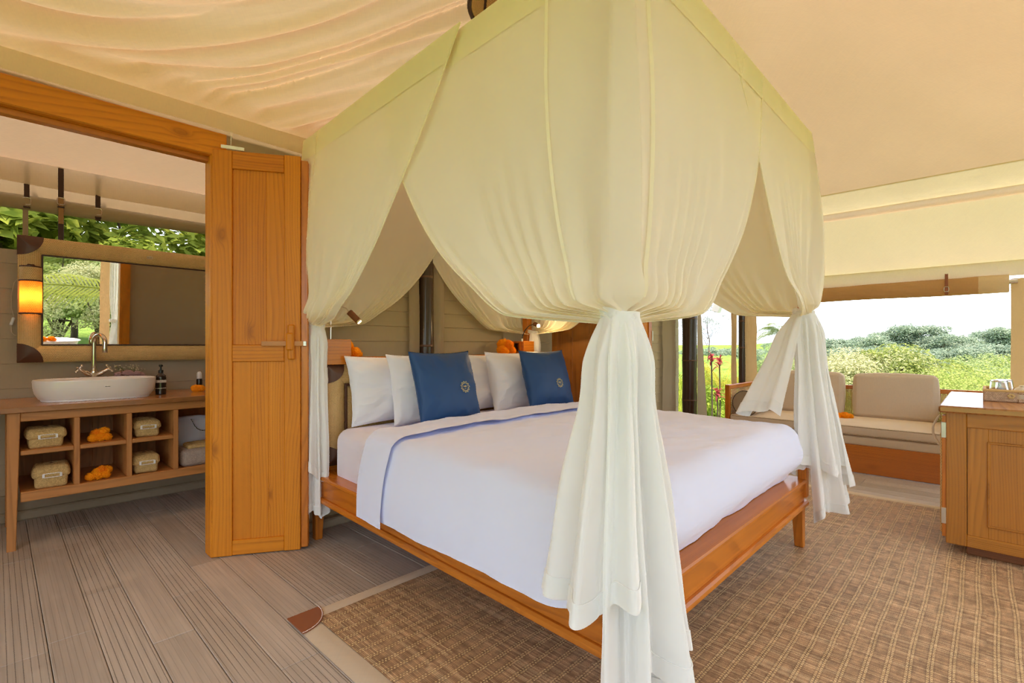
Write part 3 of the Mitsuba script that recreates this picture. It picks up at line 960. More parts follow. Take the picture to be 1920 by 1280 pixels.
def duvet_mesh(y_head, y_foot, z_top, off=0.0, left_hem=.345, n_s=120, n_t=110, seed=3, foot=True):
    """Top sheet plus a skirt along left side, foot and right side, in one surface."""
    xl, xr = 1.168 - off, 3.105 + off
    yf = y_foot - off
    rc = .16
    u = np.linspace(0, 1, n_s)
    v = np.linspace(0, 1, n_t)
    U, V = np.meshgrid(u, v, indexing='ij')
    X = xl + (xr - xl) * U
    Yg = y_head + (yf - y_head) * V
    # round the two foot corners
    if foot:
        for cxn, sg in ((xl + rc, -1), (xr - rc, 1)):
            dx = (X - cxn) * sg
            dy = (yf + rc) - Yg
            inside = (dx > 0) & (dy > 0)
            mx = np.maximum(dx, dy)
            L = np.hypot(dx, dy)
            k_ = np.where(inside, mx / np.maximum(L, 1e-9), 1)
            X = np.where(inside, cxn + sg * dx * k_, X)
            Yg = np.where(inside, yf + rc - dy * k_, Yg)
    # distance to the border for the edge rounding
    d = np.minimum(X - xl, xr - X)
    if foot:
        d = np.minimum(d, Yg - yf)
        cx_ = np.clip(X, xl + rc, xr - rc)
        cy_ = np.maximum(Yg, yf + rc)
        dist = rc - np.hypot(X - cx_, Yg - cy_)
        d = np.where((np.abs(X - cx_) > 0) & (np.abs(Yg - cy_) > 0), np.minimum(dist, d + 1), d)
    R = .10
    q = np.clip(1 - d / R, 0, 1)
    Z = z_top + off + (np.sqrt(np.clip(1 - q ** 2, 0, 1)) - 1) * R
    Z += .012 * (1 - ((X - 2.13) / .95) ** 2).clip(0)
    nz = meshkit.fbm(np.stack([X * 1.2, Yg * 4.0 + X * .8, X * 0], -1), 4, seed) - .5
    nz2 = meshkit.fbm(np.stack([X * 7 + Yg * 2, Yg * 7, X * 0], -1), 3, seed + 5) - .5
    Z += (.024 * nz + .018 * nz2) * np.clip(d / .06, 0, 1)
    top = np.stack([X, Yg, Z], -1)
    # boundary loop: left side (head to foot), foot, right side (foot to head)
    lb = top[0, :, :]
    fb = top[:, -1, :]
    rb = top[-1, ::-1, :]
    loop = np.vstack([lb, fb[1:], rb[1:]]) if foot else None
    meshes = [grid(top)]

    def skirt(line, outdir, hem, profile, sd, n_k=26, amp=.016):
        arc = np.concatenate([[0], np.cumsum(np.linalg.norm(np.diff(line, axis=0), axis=1))])
        rows = []
        for w in np.linspace(0, 1, n_k):
            z = line[:, 2] * (1 - w) + hem * w
            fold = amp * w * (meshkit.fbm(np.stack([arc * 5.0 + .6 * w, arc * 0 + w * .8, arc * 0 + sd], -1), 3, sd) - .5) * 2
            o = profile(w, arc) + fold
            rows.append(np.stack([line[:, 0] + outdir[:, 0] * o, line[:, 1] + outdir[:, 1] * o, z], -1))
        return grid(np.array(rows))
    if foot:
        tan = np.gradient(loop[:, :2], axis=0)
        tan /= np.linalg.norm(tan, axis=1, keepdims=True) + 1e-9
        out = np.stack([tan[:, 1], -tan[:, 0]], 1)
        # head->foot on the left runs to -y: outward is -x
        out = np.where((out[:1, 0] < 0)[..., None], out, -out)
        arc = np.concatenate([[0], np.cumsum(np.linalg.norm(np.diff(loop, axis=0), axis=1))])
        La = np.argmin(np.abs(loop[:, 0] - (xl + rc)) + np.abs(loop[:, 1] - yf))
        ia = arc[len(lb) - 1]
        side = np.clip((arc - (ia - .20)) / .30, 0, 1)
        side = side * side * (3 - 2 * side)       # 0 on the left side, 1 from the foot on
        hem = left_hem * (1 - side) + (RT + .004) * side + .018 * (1 - side) * (meshkit.fbm(np.stack([arc * 2.2, arc * 0, arc * 0], -1), 2, 4) - .5) * 2
        prof = lambda w, a_: (1 - side) * (.035 * w ** .8 + .01 * math.sin(w * 3.1)) + side * (.022 * math.sin(min(w * 1.25, 1) * math.pi) * 1.0 - .085 * w ** 2.0)
        meshes.append(skirt(loop, out, hem, prof, 7))
    else:
        for line, sg in ((lb, -1), (top[-1], 1)):
            out = np.zeros((len(line), 2))
            out[:, 0] = sg
            hem = left_hem if sg < 0 else RT + .006
            meshes.append(skirt(line, out, np.full(len(line), hem), (lambda w, a_: .035 * w ** .8 + .01 * math.sin(w * 3.1)) if sg < 0 else (lambda w, a_: -.07 * w ** 2), 9))
    m = cat(meshes)
    m.merge_vertices(digits_vertex=5)
    m.fix_normals()
    return m


dv = obj('duvet', duvet_mesh(2.12, .715, .690), 'mat_linen', 'smooth white duvet covering the four-poster bed', 'duvet', smooth=True)
part(dv, 'folded_edge', duvet_mesh(2.15, 1.93, .697, .014, left_hem=.315, n_t=24, seed=8, foot=False), 'mat_linen', 'thick turned-back top edge', smooth=True)


def pillow_mesh(w, h, t, n=44, ear=.05, seed=0, wr=.012):
    u, v = np.meshgrid(np.linspace(-1, 1, n), np.linspace(-1, 1, n), indexing='ij')
    meshes = []
    bx = 1 - ear * (1 - v ** 2) * np.abs(u) ** 3
    by = 1 - ear * (1 - u ** 2) * np.abs(v) ** 3
    x, z = u * w / 2 * bx, v * h / 2 * by
    prof = (np.clip(1 - np.abs(u) ** 2.4, 0, 1) * np.clip(1 - np.abs(v) ** 2.4, 0, 1)) ** .55
    edge = np.minimum(1 - np.abs(u), 1 - np.abs(v))
    for s in (-1, 1):
        q = np.stack([u * 2.3 + 5 * s, v * 2.3, u * 0 + seed], -1)
        a = np.arctan2(v, u)
        rad = meshkit.fbm(np.stack([np.cos(a) * 3, np.sin(a) * 3, np.hypot(u, v) * 1.4 + seed], -1), 3, seed) - .5
        nn = meshkit.fbm(q, 3, seed + 2) - .5
        y = s * (t / 2 * prof + (wr * 1.7 * rad * np.hypot(u, v) + wr * nn) * np.clip(edge / .08, 0, 1))
        meshes.append(grid(np.stack([x, y, z], -1), flip=s > 0))
    m = cat(meshes)
    m.merge_vertices(digits_vertex=5)
    return m


def lean(mesh, x, y, z, w_h, tilt, rz=0.0, roll=0.0):
    """Stand a pillow on its lower edge at (x, y, z), leaning its top back to +y."""
    m = mesh.copy()
    R = trimesh.transformations.rotation_matrix
    m.apply_transform(R(roll, [0, 1, 0]))
    m.apply_translation([0, 0, -m.bounds[0][2]])
    m.apply_transform(R(-tilt, [1, 0, 0]))
    m.apply_transform(R(rz, [0, 0, 1]))
    m.apply_translation([x, y, z])
    return m


PL = [  # x, y, w, h, t, tilt, rz, label
    (1.66, 2.632, .66, .42, .185, .22, .02, 'white pillow leaning on the cane headboard, leftmost of the row'),
    (1.825, 2.474, .60, .43, .185, .24, -.02, 'white pillow directly behind the left blue cushion'),
    (2.525, 2.632, .66, .42, .185, .22, -.02, 'white pillow against the headboard right of the left blue cushion'),
    (2.625, 2.474, .60, .44, .185, .25, .02, 'white pillow tucked behind the right blue cushion'),
]
for i, (x, y, w, h, t_, tl, rz, lab) in enumerate(PL):
    obj('pillow', lean(pillow_mesh(w, h, t_, ear=.075, seed=i * 3 + 1, wr=.026), x, y, .652, h, tl, rz), 'mat_pillow', lab, 'pillow', group='white pillows', smooth=True)


def logo_mesh(s):
    """Outline flower of eleven petals with small letters in the middle, in the xz plane facing -y."""
    ms = []
    for i in range(11):
        a0 = 2 * math.pi * i / 11
        pts = []
        for q in np.linspace(-.5, .5, 9):
            aa = a0 + q * .40
            r = .60 + .40 * math.cos(q * math.pi) ** .6
            pts.append((math.cos(aa) * r * s, 0, math.sin(aa) * r * s))
        ms.append(tube(pts, s * .045, 5))
    return cat(ms)


def letters(txt, h):
    m = meshkit.text_mesh(txt, h, .001, bold=True)
    m.apply_translation([-(m.bounds[0][0] + m.bounds[1][0]) / 2, -(m.bounds[0][1] + m.bounds[1][1]) / 2, 0])
    m.apply_transform(trimesh.transformations.rotation_matrix(math.pi / 2, [1, 0, 0]))
    return m


for i, (x, y, w, h, tl, rz, lab, lx, lz) in enumerate((
        (1.775, 2.235, .46, .44, .30, .02, 'dark blue square cushion with a gold flower emblem, nearest the left bed edge', .075, .195),
        (2.71, 2.245, .47, .44, .30, -.05, 'dark blue square cushion with a gold flower emblem, by the wooden wardrobe', .035, .17))):
    pm = pillow_mesh(w, h, .16, ear=.07, seed=20 + i, wr=.014)
    b = obj('blue_cushion', lean(pm, x, y, .668, h, tl, rz), 'mat_blue', lab, 'cushion', group='blue cushions', smooth=True)
    z0 = pm.bounds[0][2]
    # place the emblem on the front face (the side at -y)
    near = pm.vertices[(np.abs(pm.vertices[:, 0] - lx) < .03) & (np.abs(pm.vertices[:, 2] - (z0 + lz)) < .03)]
    yf_ = near[:, 1].min() - .0035
    for nm, em in (('emblem', M(logo_mesh(.034), (lx, yf_, lz + z0))), ('emblem_text', cat(M(letters('nab', .011), (lx, yf_, lz + z0 + .004)), M(box(-.006, .006, -.001, .001, -.0015, .0015, .0003), (lx, yf_, lz + z0 - .010))))):
        em.apply_translation([0, 0, -z0])
        R_ = trimesh.transformations.rotation_matrix
        em.apply_transform(R_(-tl, [1, 0, 0]))
        em.apply_transform(R_(rz, [0, 0, 1]))
        em.apply_translation([x, y, .668])
        part(b, nm, em, 'mat_gold', smooth=False)

# ------------------------------------------------------------------ canopy curtains
ZT = PZ + .012


def curtain_upper(corner, da, Wa, db, Wb, tie, sign_out, nu=150, nv=80, seed=0, lift=.03, billow=(.02, .02)):
    """Net hung from two rails that meet at a corner and gathered at the tie on the post.
    da, db: unit directions of the two rails from the corner (2-D)."""
    cx, cy = corner
    tx, ty, tz = tie
    us = np.linspace(-1, 1, nu)
    aa = np.linspace(0, 1, nv)
    a_ = 1 - aa ** .62               # 1 at the rail, dense near the tie
    a_ = np.linspace(1, 0, nv) ** 1.6
    P = np.zeros((nv, nu, 3))
    da, db = np.array(da, float), np.array(db, float)
    for j, u in enumerate(us):
        w = abs(u)
        d = da if u < 0 else db
        Wd = Wa if u < 0 else Wb
        o = db if u < 0 else da
        out = -o                       # outward normal of that side
        p = .30 + .15 * w
        off = Wd * w * a_ ** p + .10 * w * (1 - a_)
        belly = .018 * np.sin(np.clip(a_, 0, 1) ** .5 * np.pi) * w
        gather = (1 - a_) ** 3.6
        nfold = 9 if Wd > .9 else 6
        ph = seed * 1.7 + (0 if u < 0 else 2.4)
        fold = (.010 + .016 * gather) * np.sin(w * nfold * 2 * np.pi * (1 + .15 * math.sin(w * 9 + seed)) + ph + .8 * a_) * (.05 + .95 * gather) * np.clip(1 - a_, 0, 1) ** .5
        big = .035 * (meshkit.fbm(np.stack([a_ * 1.6 + 3 * u, a_ * 0 + w * 3.2 + seed, a_ * 0 + seed * .7], -1), 3, seed + 1) - .5) * np.clip((1 - a_) * 3, 0, 1)
        nrm = lift * (.35 + .65 * np.sin(np.clip(a_, 0, 1) * np.pi)) + belly + fold + big * np.clip(a_ * 6, 0, 1) * np.clip((1 - a_) * 6, 0, 1)
        bl = billow[0] if u < 0 else billow[1]
        nrm = nrm + bl * np.sin(np.clip(a_, 0, 1) ** .55 * np.pi) ** 1.2 + .02 * np.exp(-((a_ - .06) / .05) ** 2)
        xy = np.array([cx, cy])[None] + d[None] * off[:, None] + out[None] * nrm[:, None]
        corner_round = np.exp(-(w / .05) ** 2)
        xy = xy - (da + db)[None] / 1.414 * ((.006 + .45 * max(billow) * np.sin(np.clip(a_, 0, 1) ** .55 * np.pi)) * corner_round)[:, None]
        z = tz + (ZT - tz) * a_
        z = z - .03 * w * np.exp(-((a_ - .03) / .05) ** 2)
        # wrap onto the tied bundle
        th = np.arctan2(out[1], out[0])
        mid = -(da + db)
        th0 = math.atan2(mid[1], mid[0])
        sgn = 1 if (mid[0] * (db)[1] - mid[1] * (db)[0]) > 0 else -1
        ang = th0 + sgn * u * 2.45
        rad = .047 + .006 * math.sin(u * 40 + seed)
        B = np.array([tx + rad * math.cos(ang), ty + rad * math.sin(ang)])
        g = np.clip(1 - a_ / .045, 0, 1)
        g = g * g * (3 - 2 * g)
        xy = xy * (1 - g[:, None]) + B[None] * g[:, None]
        P[:, j, 0], P[:, j, 1], P[:, j, 2] = xy[:, 0], xy[:, 1], z
    return P


def tail_sheet(tie, a0, a1, z_hem, r_top, flare, amp, n_pl, seed, nu=90, nv=70, lean_=(0, 0), hem_wave=.02, z_floor=.015, pow_=.85, slant=0.0):
    """A pleated tail of net below the tie, from angle a0 to a1."""
    tx, ty, tz = tie
    u = np.linspace(0, 1, nu)
    P = np.zeros((nv, nu, 3))
    for i, t0 in enumerate(np.linspace(0, 1, nv)):
        hem = np.maximum(z_hem + slant * (u - .5) + hem_wave * np.sin(u * n_pl * 2 * np.pi * .5 + seed) + .5 * hem_wave * np.sin(u * 17 + seed * 2), z_floor)
        z = tz + .012 + (hem - tz) * t0
        dz = np.clip(tz - z, 0, None)
        puff = .030 * np.exp(-((dz - .10) / .10) ** 2)
        r = r_top + flare * dz ** pow_ + puff * .6
        ph = u * n_pl * 2 * np.pi + seed + .9 * np.sin(dz * 2.3 + seed) * .6
        pl = (amp * np.clip(dz / .12, 0, 1) * (.35 + dz)) * (np.sin(ph) + .35 * np.sin(2.3 * ph + seed))
        nz = .02 * np.clip(dz / .2, 0, 1) * (meshkit.fbm(np.stack([u * 4, dz * 2.2, u * 0 + seed], -1), 3, seed) - .5) * 2
        r = np.maximum(r + pl + nz, .041)
        ang = a0 + (a1 - a0) * u + .10 * np.sin(dz * 1.8 + seed)
        P[i, :, 0] = tx + r * np.cos(ang) + lean_[0] * dz
        P[i, :, 1] = ty + r * np.sin(ang) + lean_[1] * dz
        P[i, :, 2] = z
    return P


def hem_band(P, frac_z=.065, off=.0025):
    """The doubled hem: the sheet's last centimetres again, a little proud on both faces, with an edge line."""
    z = P[..., 2]
    n = P.shape[0]
    i0 = int(n - max(4, round(frac_z / max(1e-6, abs((z[0] - z[-1]).mean())) * n)))
    S = P[i0:].copy()
    m = grid(S)
    nv = m.vertex_normals.reshape(S.shape)
    a = S + nv * off
    b = S - nv * off
    return cat(grid(a), grid(b), tube(a[0], .0016, 4), tube(b[0], .0016, 4))


def canopy(name_lab, corner, da, Wa, db, Wb, tie, tails, seed, tape=None, billow=(.02, .02)):
    k = thing('canopy_curtain', name_lab, 'curtain', 'net curtains of the canopy')
    P = curtain_upper(corner, da, Wa, db, Wb, tie, 1, seed=seed, billow=billow)
    part(k, 'drape', grid(P), 'mat_net', smooth=True)
    # top band along the rails
    nb = 7
    for sl in (P[:nb, :P.shape[1] // 2 + 1], P[:nb, P.shape[1] // 2:]):
        S = sl.copy()
        c = np.array([2.17, 1.75])
        d = S[..., :2] - c
        d /= np.linalg.norm(d, axis=-1, keepdims=True)
        S[..., :2] += d * .004
        part(k, 'top_band', grid(S), 'mat_net_band', smooth=True)
    # bound front edges
    for col in (0, -1):
        e = P[:, col]
        e2 = P[:, 6 if col == 0 else -7]
        mm = grid(np.stack([e, (e + e2) / 2 + .003, e2], 1))
        part(k, 'bound_edge', cat(tube(e, .003, 5)), 'mat_net_band', smooth=True)
    if tape:
        for frac, wdt in tape:
            j = int((frac + 1) / 2 * (P.shape[1] - 1))
            line = P[:, j]
            c = np.array([2.17, 1.75])
            d = line[:, :2] - c
            d = d / np.linalg.norm(d, axis=1, keepdims=True)
            side = np.stack([-d[:, 1], d[:, 0]], 1)
            rows = []
            for q in (-1, 0, 1):
                r_ = line.copy()
                r_[:, :2] += d * .009 + side * q * wdt / 2
                rows.append(r_)
            cut = slice(0, int(len(line) * .86))
            part(k, 'seam_tape', grid(np.stack(rows, 1)[cut]), 'mat_net_band', 'yellowish seam tape', smooth=True)
    for t_ in tails:
        S = tail_sheet(tie, **t_)
        tk = part(k, 'tail', grid(S), 'mat_tail_net', smooth=True)
        part(tk, 'hem', hem_band(S), 'mat_tail_net', smooth=True)
    a = np.linspace(0, 2 * np.pi, 40, endpoint=False)
    rows = []
    for dz, rr in ((-.017, .049), (-.013, .054), (0, .056), (.013, .054), (.017, .049)):
        rows.append(np.stack([tie[0] + (rr + .003 * np.sin(a * 6)) * np.cos(a), tie[1] + (rr + .003 * np.sin(a * 6)) * np.sin(a), tie[2] + dz + .012 * np.cos(a - 2.2)], -1))
    rows = np.array(rows)
    rows = np.concatenate([rows, rows[:, :1]], 1)
    part(k, 'tie', grid(rows), 'mat_tail_net', 'cloth tie knotted round the post', smooth=True)
    return k


(c0x, c0y), (c1x, c1y), (c2x, c2y), (c3x, c3y) = posts
# near foot corner
canopy('sheer cream net curtain tied at the near foot post, largest and closest to the camera', (c0x - .02, c0y - .02), (0, 1), 1.27, (1, 0), 1.13,
       (c0x, c0y, 1.200), [
           dict(a0=2.3, a1=4.3, z_hem=.44, r_top=.046, flare=.150, amp=.032, n_pl=2.5, seed=1, slant=.06, lean_=(-.02, .03)),
           dict(a0=4.2, a1=6.6, z_hem=.27, r_top=.048, flare=.120, amp=.030, n_pl=3, seed=4, lean_=(.02, -.01), slant=-.04),
           dict(a0=3.3, a1=5.0, z_hem=.17, r_top=.050, flare=.085, amp=.036, n_pl=2.5, seed=7, slant=.10),
           dict(a0=3.6, a1=5.6, z_hem=.02, r_top=.040, flare=.06, amp=.034, n_pl=3, seed=9, hem_wave=.012),
           dict(a0=.2, a1=2.6, z_hem=.40, r_top=.044, flare=.05, amp=.02, n_pl=3, seed=11)], 3, tape=((.10, .012), (-.20, .010)))
# left head corner
canopy('sheer cream net curtain tied at the head post beside the open bathroom door', (c2x - .022, c2y + .075), (0, -1), 1.46, (1, 0), 1.25,
       (c2x, c2y, 1.245), [
           dict(a0=2.2, a1=5.2, z_hem=.40, r_top=.047, flare=.035, amp=.022, n_pl=3, seed=2, slant=-.1),
           dict(a0=3.4, a1=5.4, z_hem=.16, r_top=.040, flare=.02, amp=.018, n_pl=2.5, seed=5),
           dict(a0=-.6, a1=2.4, z_hem=.9, r_top=.042, flare=.03, amp=.016, n_pl=3, seed=6)], 5, tape=((-.14, .008),))
# right foot corner
canopy('sheer cream net curtain tied at the right-hand foot post in front of the daybed', (c1x + .02, c1y - .02), (0, 1), 1.35, (-1, 0), 1.18,
       (c1x, c1y, 1.30), [
           dict(a0=1.5, a1=3.35, z_hem=.735, r_top=.046, flare=.30, amp=.045, n_pl=2, seed=3, slant=.02, pow_=1.0, lean_=(-.04, .14)),
           dict(a0=2.9, a1=5.6, z_hem=.45, r_top=.05, flare=.10, amp=.03, n_pl=2.5, seed=8, slant=-.03, lean_=(.06, -.05)),
           dict(a0=3.1, a1=5.4, z_hem=.22, r_top=.046, flare=.07, amp=.03, n_pl=2.5, seed=12, slant=.10, lean_=(.07, -.05)),
           dict(a0=2.1, a1=4.7, z_hem=.42, r_top=.047, flare=.02, amp=.02, n_pl=2, seed=23),
           dict(a0=4.6, a1=6.4, z_hem=.34, r_top=.046, flare=.12, amp=.02, n_pl=2, seed=13, lean_=(.06, -.03))], 8, tape=((-.22, .010),), billow=(.13, .0))
# right head corner
canopy('sheer net curtain tied low at the far head post beside the wardrobe', (c3x + .03, c3y + .01), (-1, 0), 1.3, (0, -1), 1.3,
       (c3x + .03, c3y - .035, 1.235), [
           dict(a0=3.4, a1=6.8, z_hem=.5, r_top=.045, flare=.05, amp=.02, n_pl=3, seed=14),
           dict(a0=4.2, a1=6.2, z_hem=.2, r_top=.04, flare=.03, amp=.02, n_pl=2, seed=15)], 11)

# the bed stands slightly askew: everything on it is set the same way
SH = .0428
SKEW = T([[1, SH, 0, -.72 * SH], [0, 1, 0, 0], [0, 0, 1, 0], [0, 0, 0, 1]])
for key_ in list(scene):
    if key_.split('__')[0].rstrip('0123456789').rstrip('_') in ('four_poster_bed', 'mattress', 'duvet', 'pillow', 'blue_cushion', 'canopy_curtain'):
        d_ = scene[key_]
        d_['to_world'] = SKEW @ d_['to_world'] if 'to_world' in d_ else SKEW

# ------------------------------------------------------------------ reading lamps on the headboard
k = thing('reading_lamp', 'wooden-headed reading lamp on a thin stem above the left end of the headboard', 'lamp')
part(k, 'stem', cyl((1.392, 2.84, 1.158), (1.392, 2.84, 1.27), .006), 'mat_chrome')
part(k, 'gooseneck', tube([(1.392, 2.84, 1.27), (1.393, 2.835, 1.31), (1.40, 2.82, 1.345), (1.425, 2.79, 1.358), (1.452, 2.765, 1.345), (1.468, 2.75, 1.318)], .0035, 8), 'mat_steel')
hd0, hd1 = np.array([1.466, 2.752, 1.322]), np.array([1.505, 2.715, 1.268])
wpart(k, 'head', cyl(hd0, hd1, .019, n=20), 'mat_teak_dark', 2, 'dark wooden lamp head')
dd = (hd1 - hd0) / np.linalg.norm(hd1 - hd0)
part(k, 'collar', cyl(hd1, hd1 + dd * .010, .017, n=20), 'mat_chrome')
kb = part(k, 'bulb', cyl(hd1 + dd * .006, hd1 + dd * .0125, .012, n=16), 'mat_white_plastic')
scene[kb]['emitter'] = glow((14, 9, 4.5))
k = thing('reading_lamp', 'lit reading lamp on a curved stem at the right end of the headboard', 'lamp')
part(k, 'stem', cyl((3.045, 2.80, 1.158), (3.045, 2.80, 1.18), .008), 'mat_white_plastic')
part(k, 'gooseneck', tube([(3.045, 2.80, 1.175), (3.05, 2.795, 1.21), (3.06, 2.78, 1.25), (3.075, 2.75, 1.285), (3.085, 2.71, 1.297), (3.085, 2.68, 1.29)], .0035, 8), 'mat_black')
part(k, 'head', cyl((3.088, 2.70, 1.30), (3.072, 2.645, 1.283), .017, n=20), 'mat_teak_dark')
kb = part(k, 'bulb', M(trimesh.creation.icosphere(2, .0135), (3.070, 2.640, 1.282)), 'mat_white_plastic')
scene[kb]['emitter'] = glow((60, 42, 20))


# ------------------------------------------------------------------ marigolds
def pom(r, seed):
    m = trimesh.creation.icosphere(4, 1.0)
    v = np.asarray(m.vertices)
    n1 = meshkit.noise(v * 7 + seed * 3.3, seed)
    n2 = meshkit.noise(v * 15 + seed * 1.7, seed + 1)
    m.vertices = v * (1 + .34 * (n1 - .5) + .5 * np.abs(n2 - .5) * 2 - .15)[:, None] * r * np.array([1, 1, .82])
    return m


POM = [mikit.ply(pom(1.0, s), 'mat_marigold' if s % 2 else 'mat_marigold_deep', smooth=True) for s in range(4)]


def marigolds(label, spots, r=.035):
    k = thing('marigold_cluster', label, 'flowers')
    for i, (x, y, z) in enumerate(spots):
        part_dict(k, 'blossom', {**POM[(i * 2 + 1) % 4 if i % 3 else (i + 1) % 4], 'to_world': T().translate([x, y, z]).rotate([0, 0, 1], 57 * i).rotate([1, 0, 0], 20 * (i % 3)).scale(r * (1 + .12 * math.sin(i * 2.1)))})
    return k


marigolds('orange marigolds on the headboard shelf beside the lit reading lamp', [(2.90, 2.86, 1.085), (2.845, 2.83, 1.08), (2.95, 2.83, 1.08), (2.90, 2.82, 1.13), (2.87, 2.855, 1.135)], .040)
marigolds('orange marigolds half hidden behind the left end box of the headboard', [(1.53, 2.86, 1.08), (1.55, 2.84, 1.075), (1.515, 2.86, 1.12)], .036)
# ------------------------------------------------------------------ wardrobe behind the bed
k = thing('wardrobe', 'tall teak wardrobe with a planked side and a slatted cane door, right of the headboard', 'wardrobe')
WX0, WX1, WY0, WY1, WH = 3.43, 3.71, 1.97, 2.80, 1.74
ys_ = [WY0, WY0 + .075, WY0 + .27, WY0 + .43, WY0 + .60, WY0 + .76, WY1]
for a, b in zip(ys_[:-1], ys_[1:]):
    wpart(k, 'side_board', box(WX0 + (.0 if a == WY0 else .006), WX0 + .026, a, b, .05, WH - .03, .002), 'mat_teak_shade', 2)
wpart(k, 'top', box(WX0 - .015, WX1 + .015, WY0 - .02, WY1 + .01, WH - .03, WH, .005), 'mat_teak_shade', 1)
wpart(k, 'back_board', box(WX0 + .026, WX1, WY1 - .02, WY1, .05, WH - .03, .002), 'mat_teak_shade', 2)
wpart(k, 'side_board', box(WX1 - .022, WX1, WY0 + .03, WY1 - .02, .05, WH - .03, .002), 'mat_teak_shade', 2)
wpart(k, 'plinth', box(WX0 + .01, WX1 - .01, WY0 + .03, WY1, 0, .05, .002), 'mat_teak_dark', 1)
dr_ = numbered(k + '__door')
scene[dr_] = wood_ply(box(WX1 - .055, WX1 - .004, WY0, WY0 + .026, .06, WH - .035, .002), 'mat_teak_red', 2)
wpart(dr_, 'stile', box(WX0 + .028, WX0 + .075, WY0, WY0 + .026, .06, WH - .035, .002), 'mat_teak_red', 2)
wpart(dr_, 'rail', box(WX0 + .075, WX1 - .055, WY0, WY0 + .026, 1.13, 1.16, .002), 'mat_teak_red', 0)
wpart(dr_, 'rail', box(WX0 + .075, WX1 - .055, WY0, WY0 + .026, .06, .12, .002), 'mat_teak_red', 0)
wpart(dr_, 'panel', box(WX0 + .075, WX1 - .055, WY0 + .008, WY0 + .02, 1.16, WH - .035, .002), 'mat_teak_gold', 2)
for i, z in enumerate(np.arange(.128, 1.124, .0125)):
    part(dr_, 'cane_slat', cyl((WX0 + .075, WY0 + .010, z), (WX1 - .055, WY0 + .010, z), .0052, n=6, caps=False), 'mat_cane_bar', smooth=True)
part(dr_, 'hinge', cyl((WX1 - .003, WY0 - .003, 1.16), (WX1 - .003, WY0 - .003, 1.24), .006), 'mat_steel', 'small pale metal hinge')

# ------------------------------------------------------------------ daybed
k = thing('daybed', 'teak daybed with cane back and arms under the wide window opening', 'sofa')
DX0, DX1, DY0, DY1, DH = 5.25, 6.13, -.08, 1.965, .715
for x in (DX0, DX1 - .045):
    for y in (DY0, DY1 - .045):
        wpart(k, 'post', box(x, x + .045, y, y + .045, 0, DH, .004), TR, 2)
wpart(k, 'front_board', box(DX0 + .004, DX0 + .034, DY0 + .045, DY1 - .045, .004, .245, .003), TR, 1)
wpart(k, 'side_board', box(DX0 + .045, DX1 - .045, DY1 - .036, DY1 - .01, .004, .245, .003), TR, 0)
wpart(k, 'side_board', box(DX0 + .045, DX1 - .045, DY0 + .01, DY0 + .036, .004, .245, .003), TR, 0)
wpart(k, 'seat_board', box(DX0 + .036, DX1 - .03, DY0 + .04, DY1 - .04, .215, .238, .002), TR, 1)
for y in (DY0 + .004, DY1 - .041):
    wpart(k, 'arm_rail', box(DX0 + .045, DX1 - .045, y, y + .037, DH - .045, DH - .002, .004), TR, 0)
    am = []
    for z in np.arange(.30, DH - .05, .0135):
        am.append(cyl((DX0 + .045, y + .018, z), (DX1 - .045, y + .018, z), .0056, n=6, caps=False))
    part(k, 'cane_slats', cat(am), 'mat_cane_bar', smooth=True, kind='stuff', label='horizontal cane slats filling the arm')
wpart(k, 'back_rail', box(DX1 - .042, DX1 - .004, DY0 + .045, DY1 - .045, DH - .042, DH, .004), TR, 1)
wpart(k, 'back_rail', box(DX1 - .042, DX1 - .004, DY0 + .045, DY1 - .045, .25, .29, .004), TR, 1)
cn = []
for y in np.arange(DY0 + .05, DY1 - .05, .0145):
    cn.append(box(DX1 - .0245, DX1 - .0205, y, y + .0085, .29, DH - .042, .0006))
for z in np.arange(.294, DH - .045, .0145):
    cn.append(box(DX1 - .0265, DX1 - .0225, DY0 + .045, DY1 - .045, z, z + .0085, .0006))
part(k, 'cane_back', cat(cn), 'mat_cane_bar', 'open woven cane back panel', smooth=False, kind='stuff')


def piped(k, X0, X1, Y0, Y1, Z0_, Z1_, r):
    pass


def cushion(name, lab, dims, mt, cat_, group=None, r=.03, puff=.012, place=None, seed=0):
    m = rounded_box(*dims, r=r, n=16, puff=puff, wob=.006, seed=seed)
    if place is not None:
        m.apply_transform(place)
    return obj(name, m, mt, lab, cat_, group, smooth=True)


obj('seat_cushion', rounded_box(DX0 + .01, DX1 - .06, DY0 + .05, DY1 - .05, .24, .325, .018, n=20, puff=.004, wob=.006), 'mat_beige', 'lower beige seat cushion on the daybed base', 'cushion', 'stacked daybed seat cushions', smooth=True)
sc = obj('seat_cushion', rounded_box(DX0 + .0, DX1 - .055, DY0 + .05, DY1 - .05, .328, .413, .018, n=20, puff=.006, wob=.006, seed=3), 'mat_beige', 'upper beige seat cushion on the daybed', 'cushion', 'stacked daybed seat cushions', smooth=True)
for zz in (.335, .405):
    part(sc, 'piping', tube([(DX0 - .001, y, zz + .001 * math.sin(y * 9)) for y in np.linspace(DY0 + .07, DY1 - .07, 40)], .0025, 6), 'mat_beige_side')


def Rm(angle, axis, point):
    return trimesh.transformations.rotation_matrix(angle, axis, point)


for i, (y0, y1, lab) in enumerate(((.325, .965, 'square beige back cushion of the daybed nearest the wooden cabinet'), (1.06, 1.66, 'square beige back cushion of the daybed half hidden by the net curtain'))):
    kx = cushion('back_cushion', lab, (5.94, 6.07, y0, y1, .415, .84, ), 'mat_beige', 'cushion', 'beige back cushions', r=.035, puff=.018, place=Rm(.06, [0, 1, 0], (6.0, 0, .415)), seed=i)


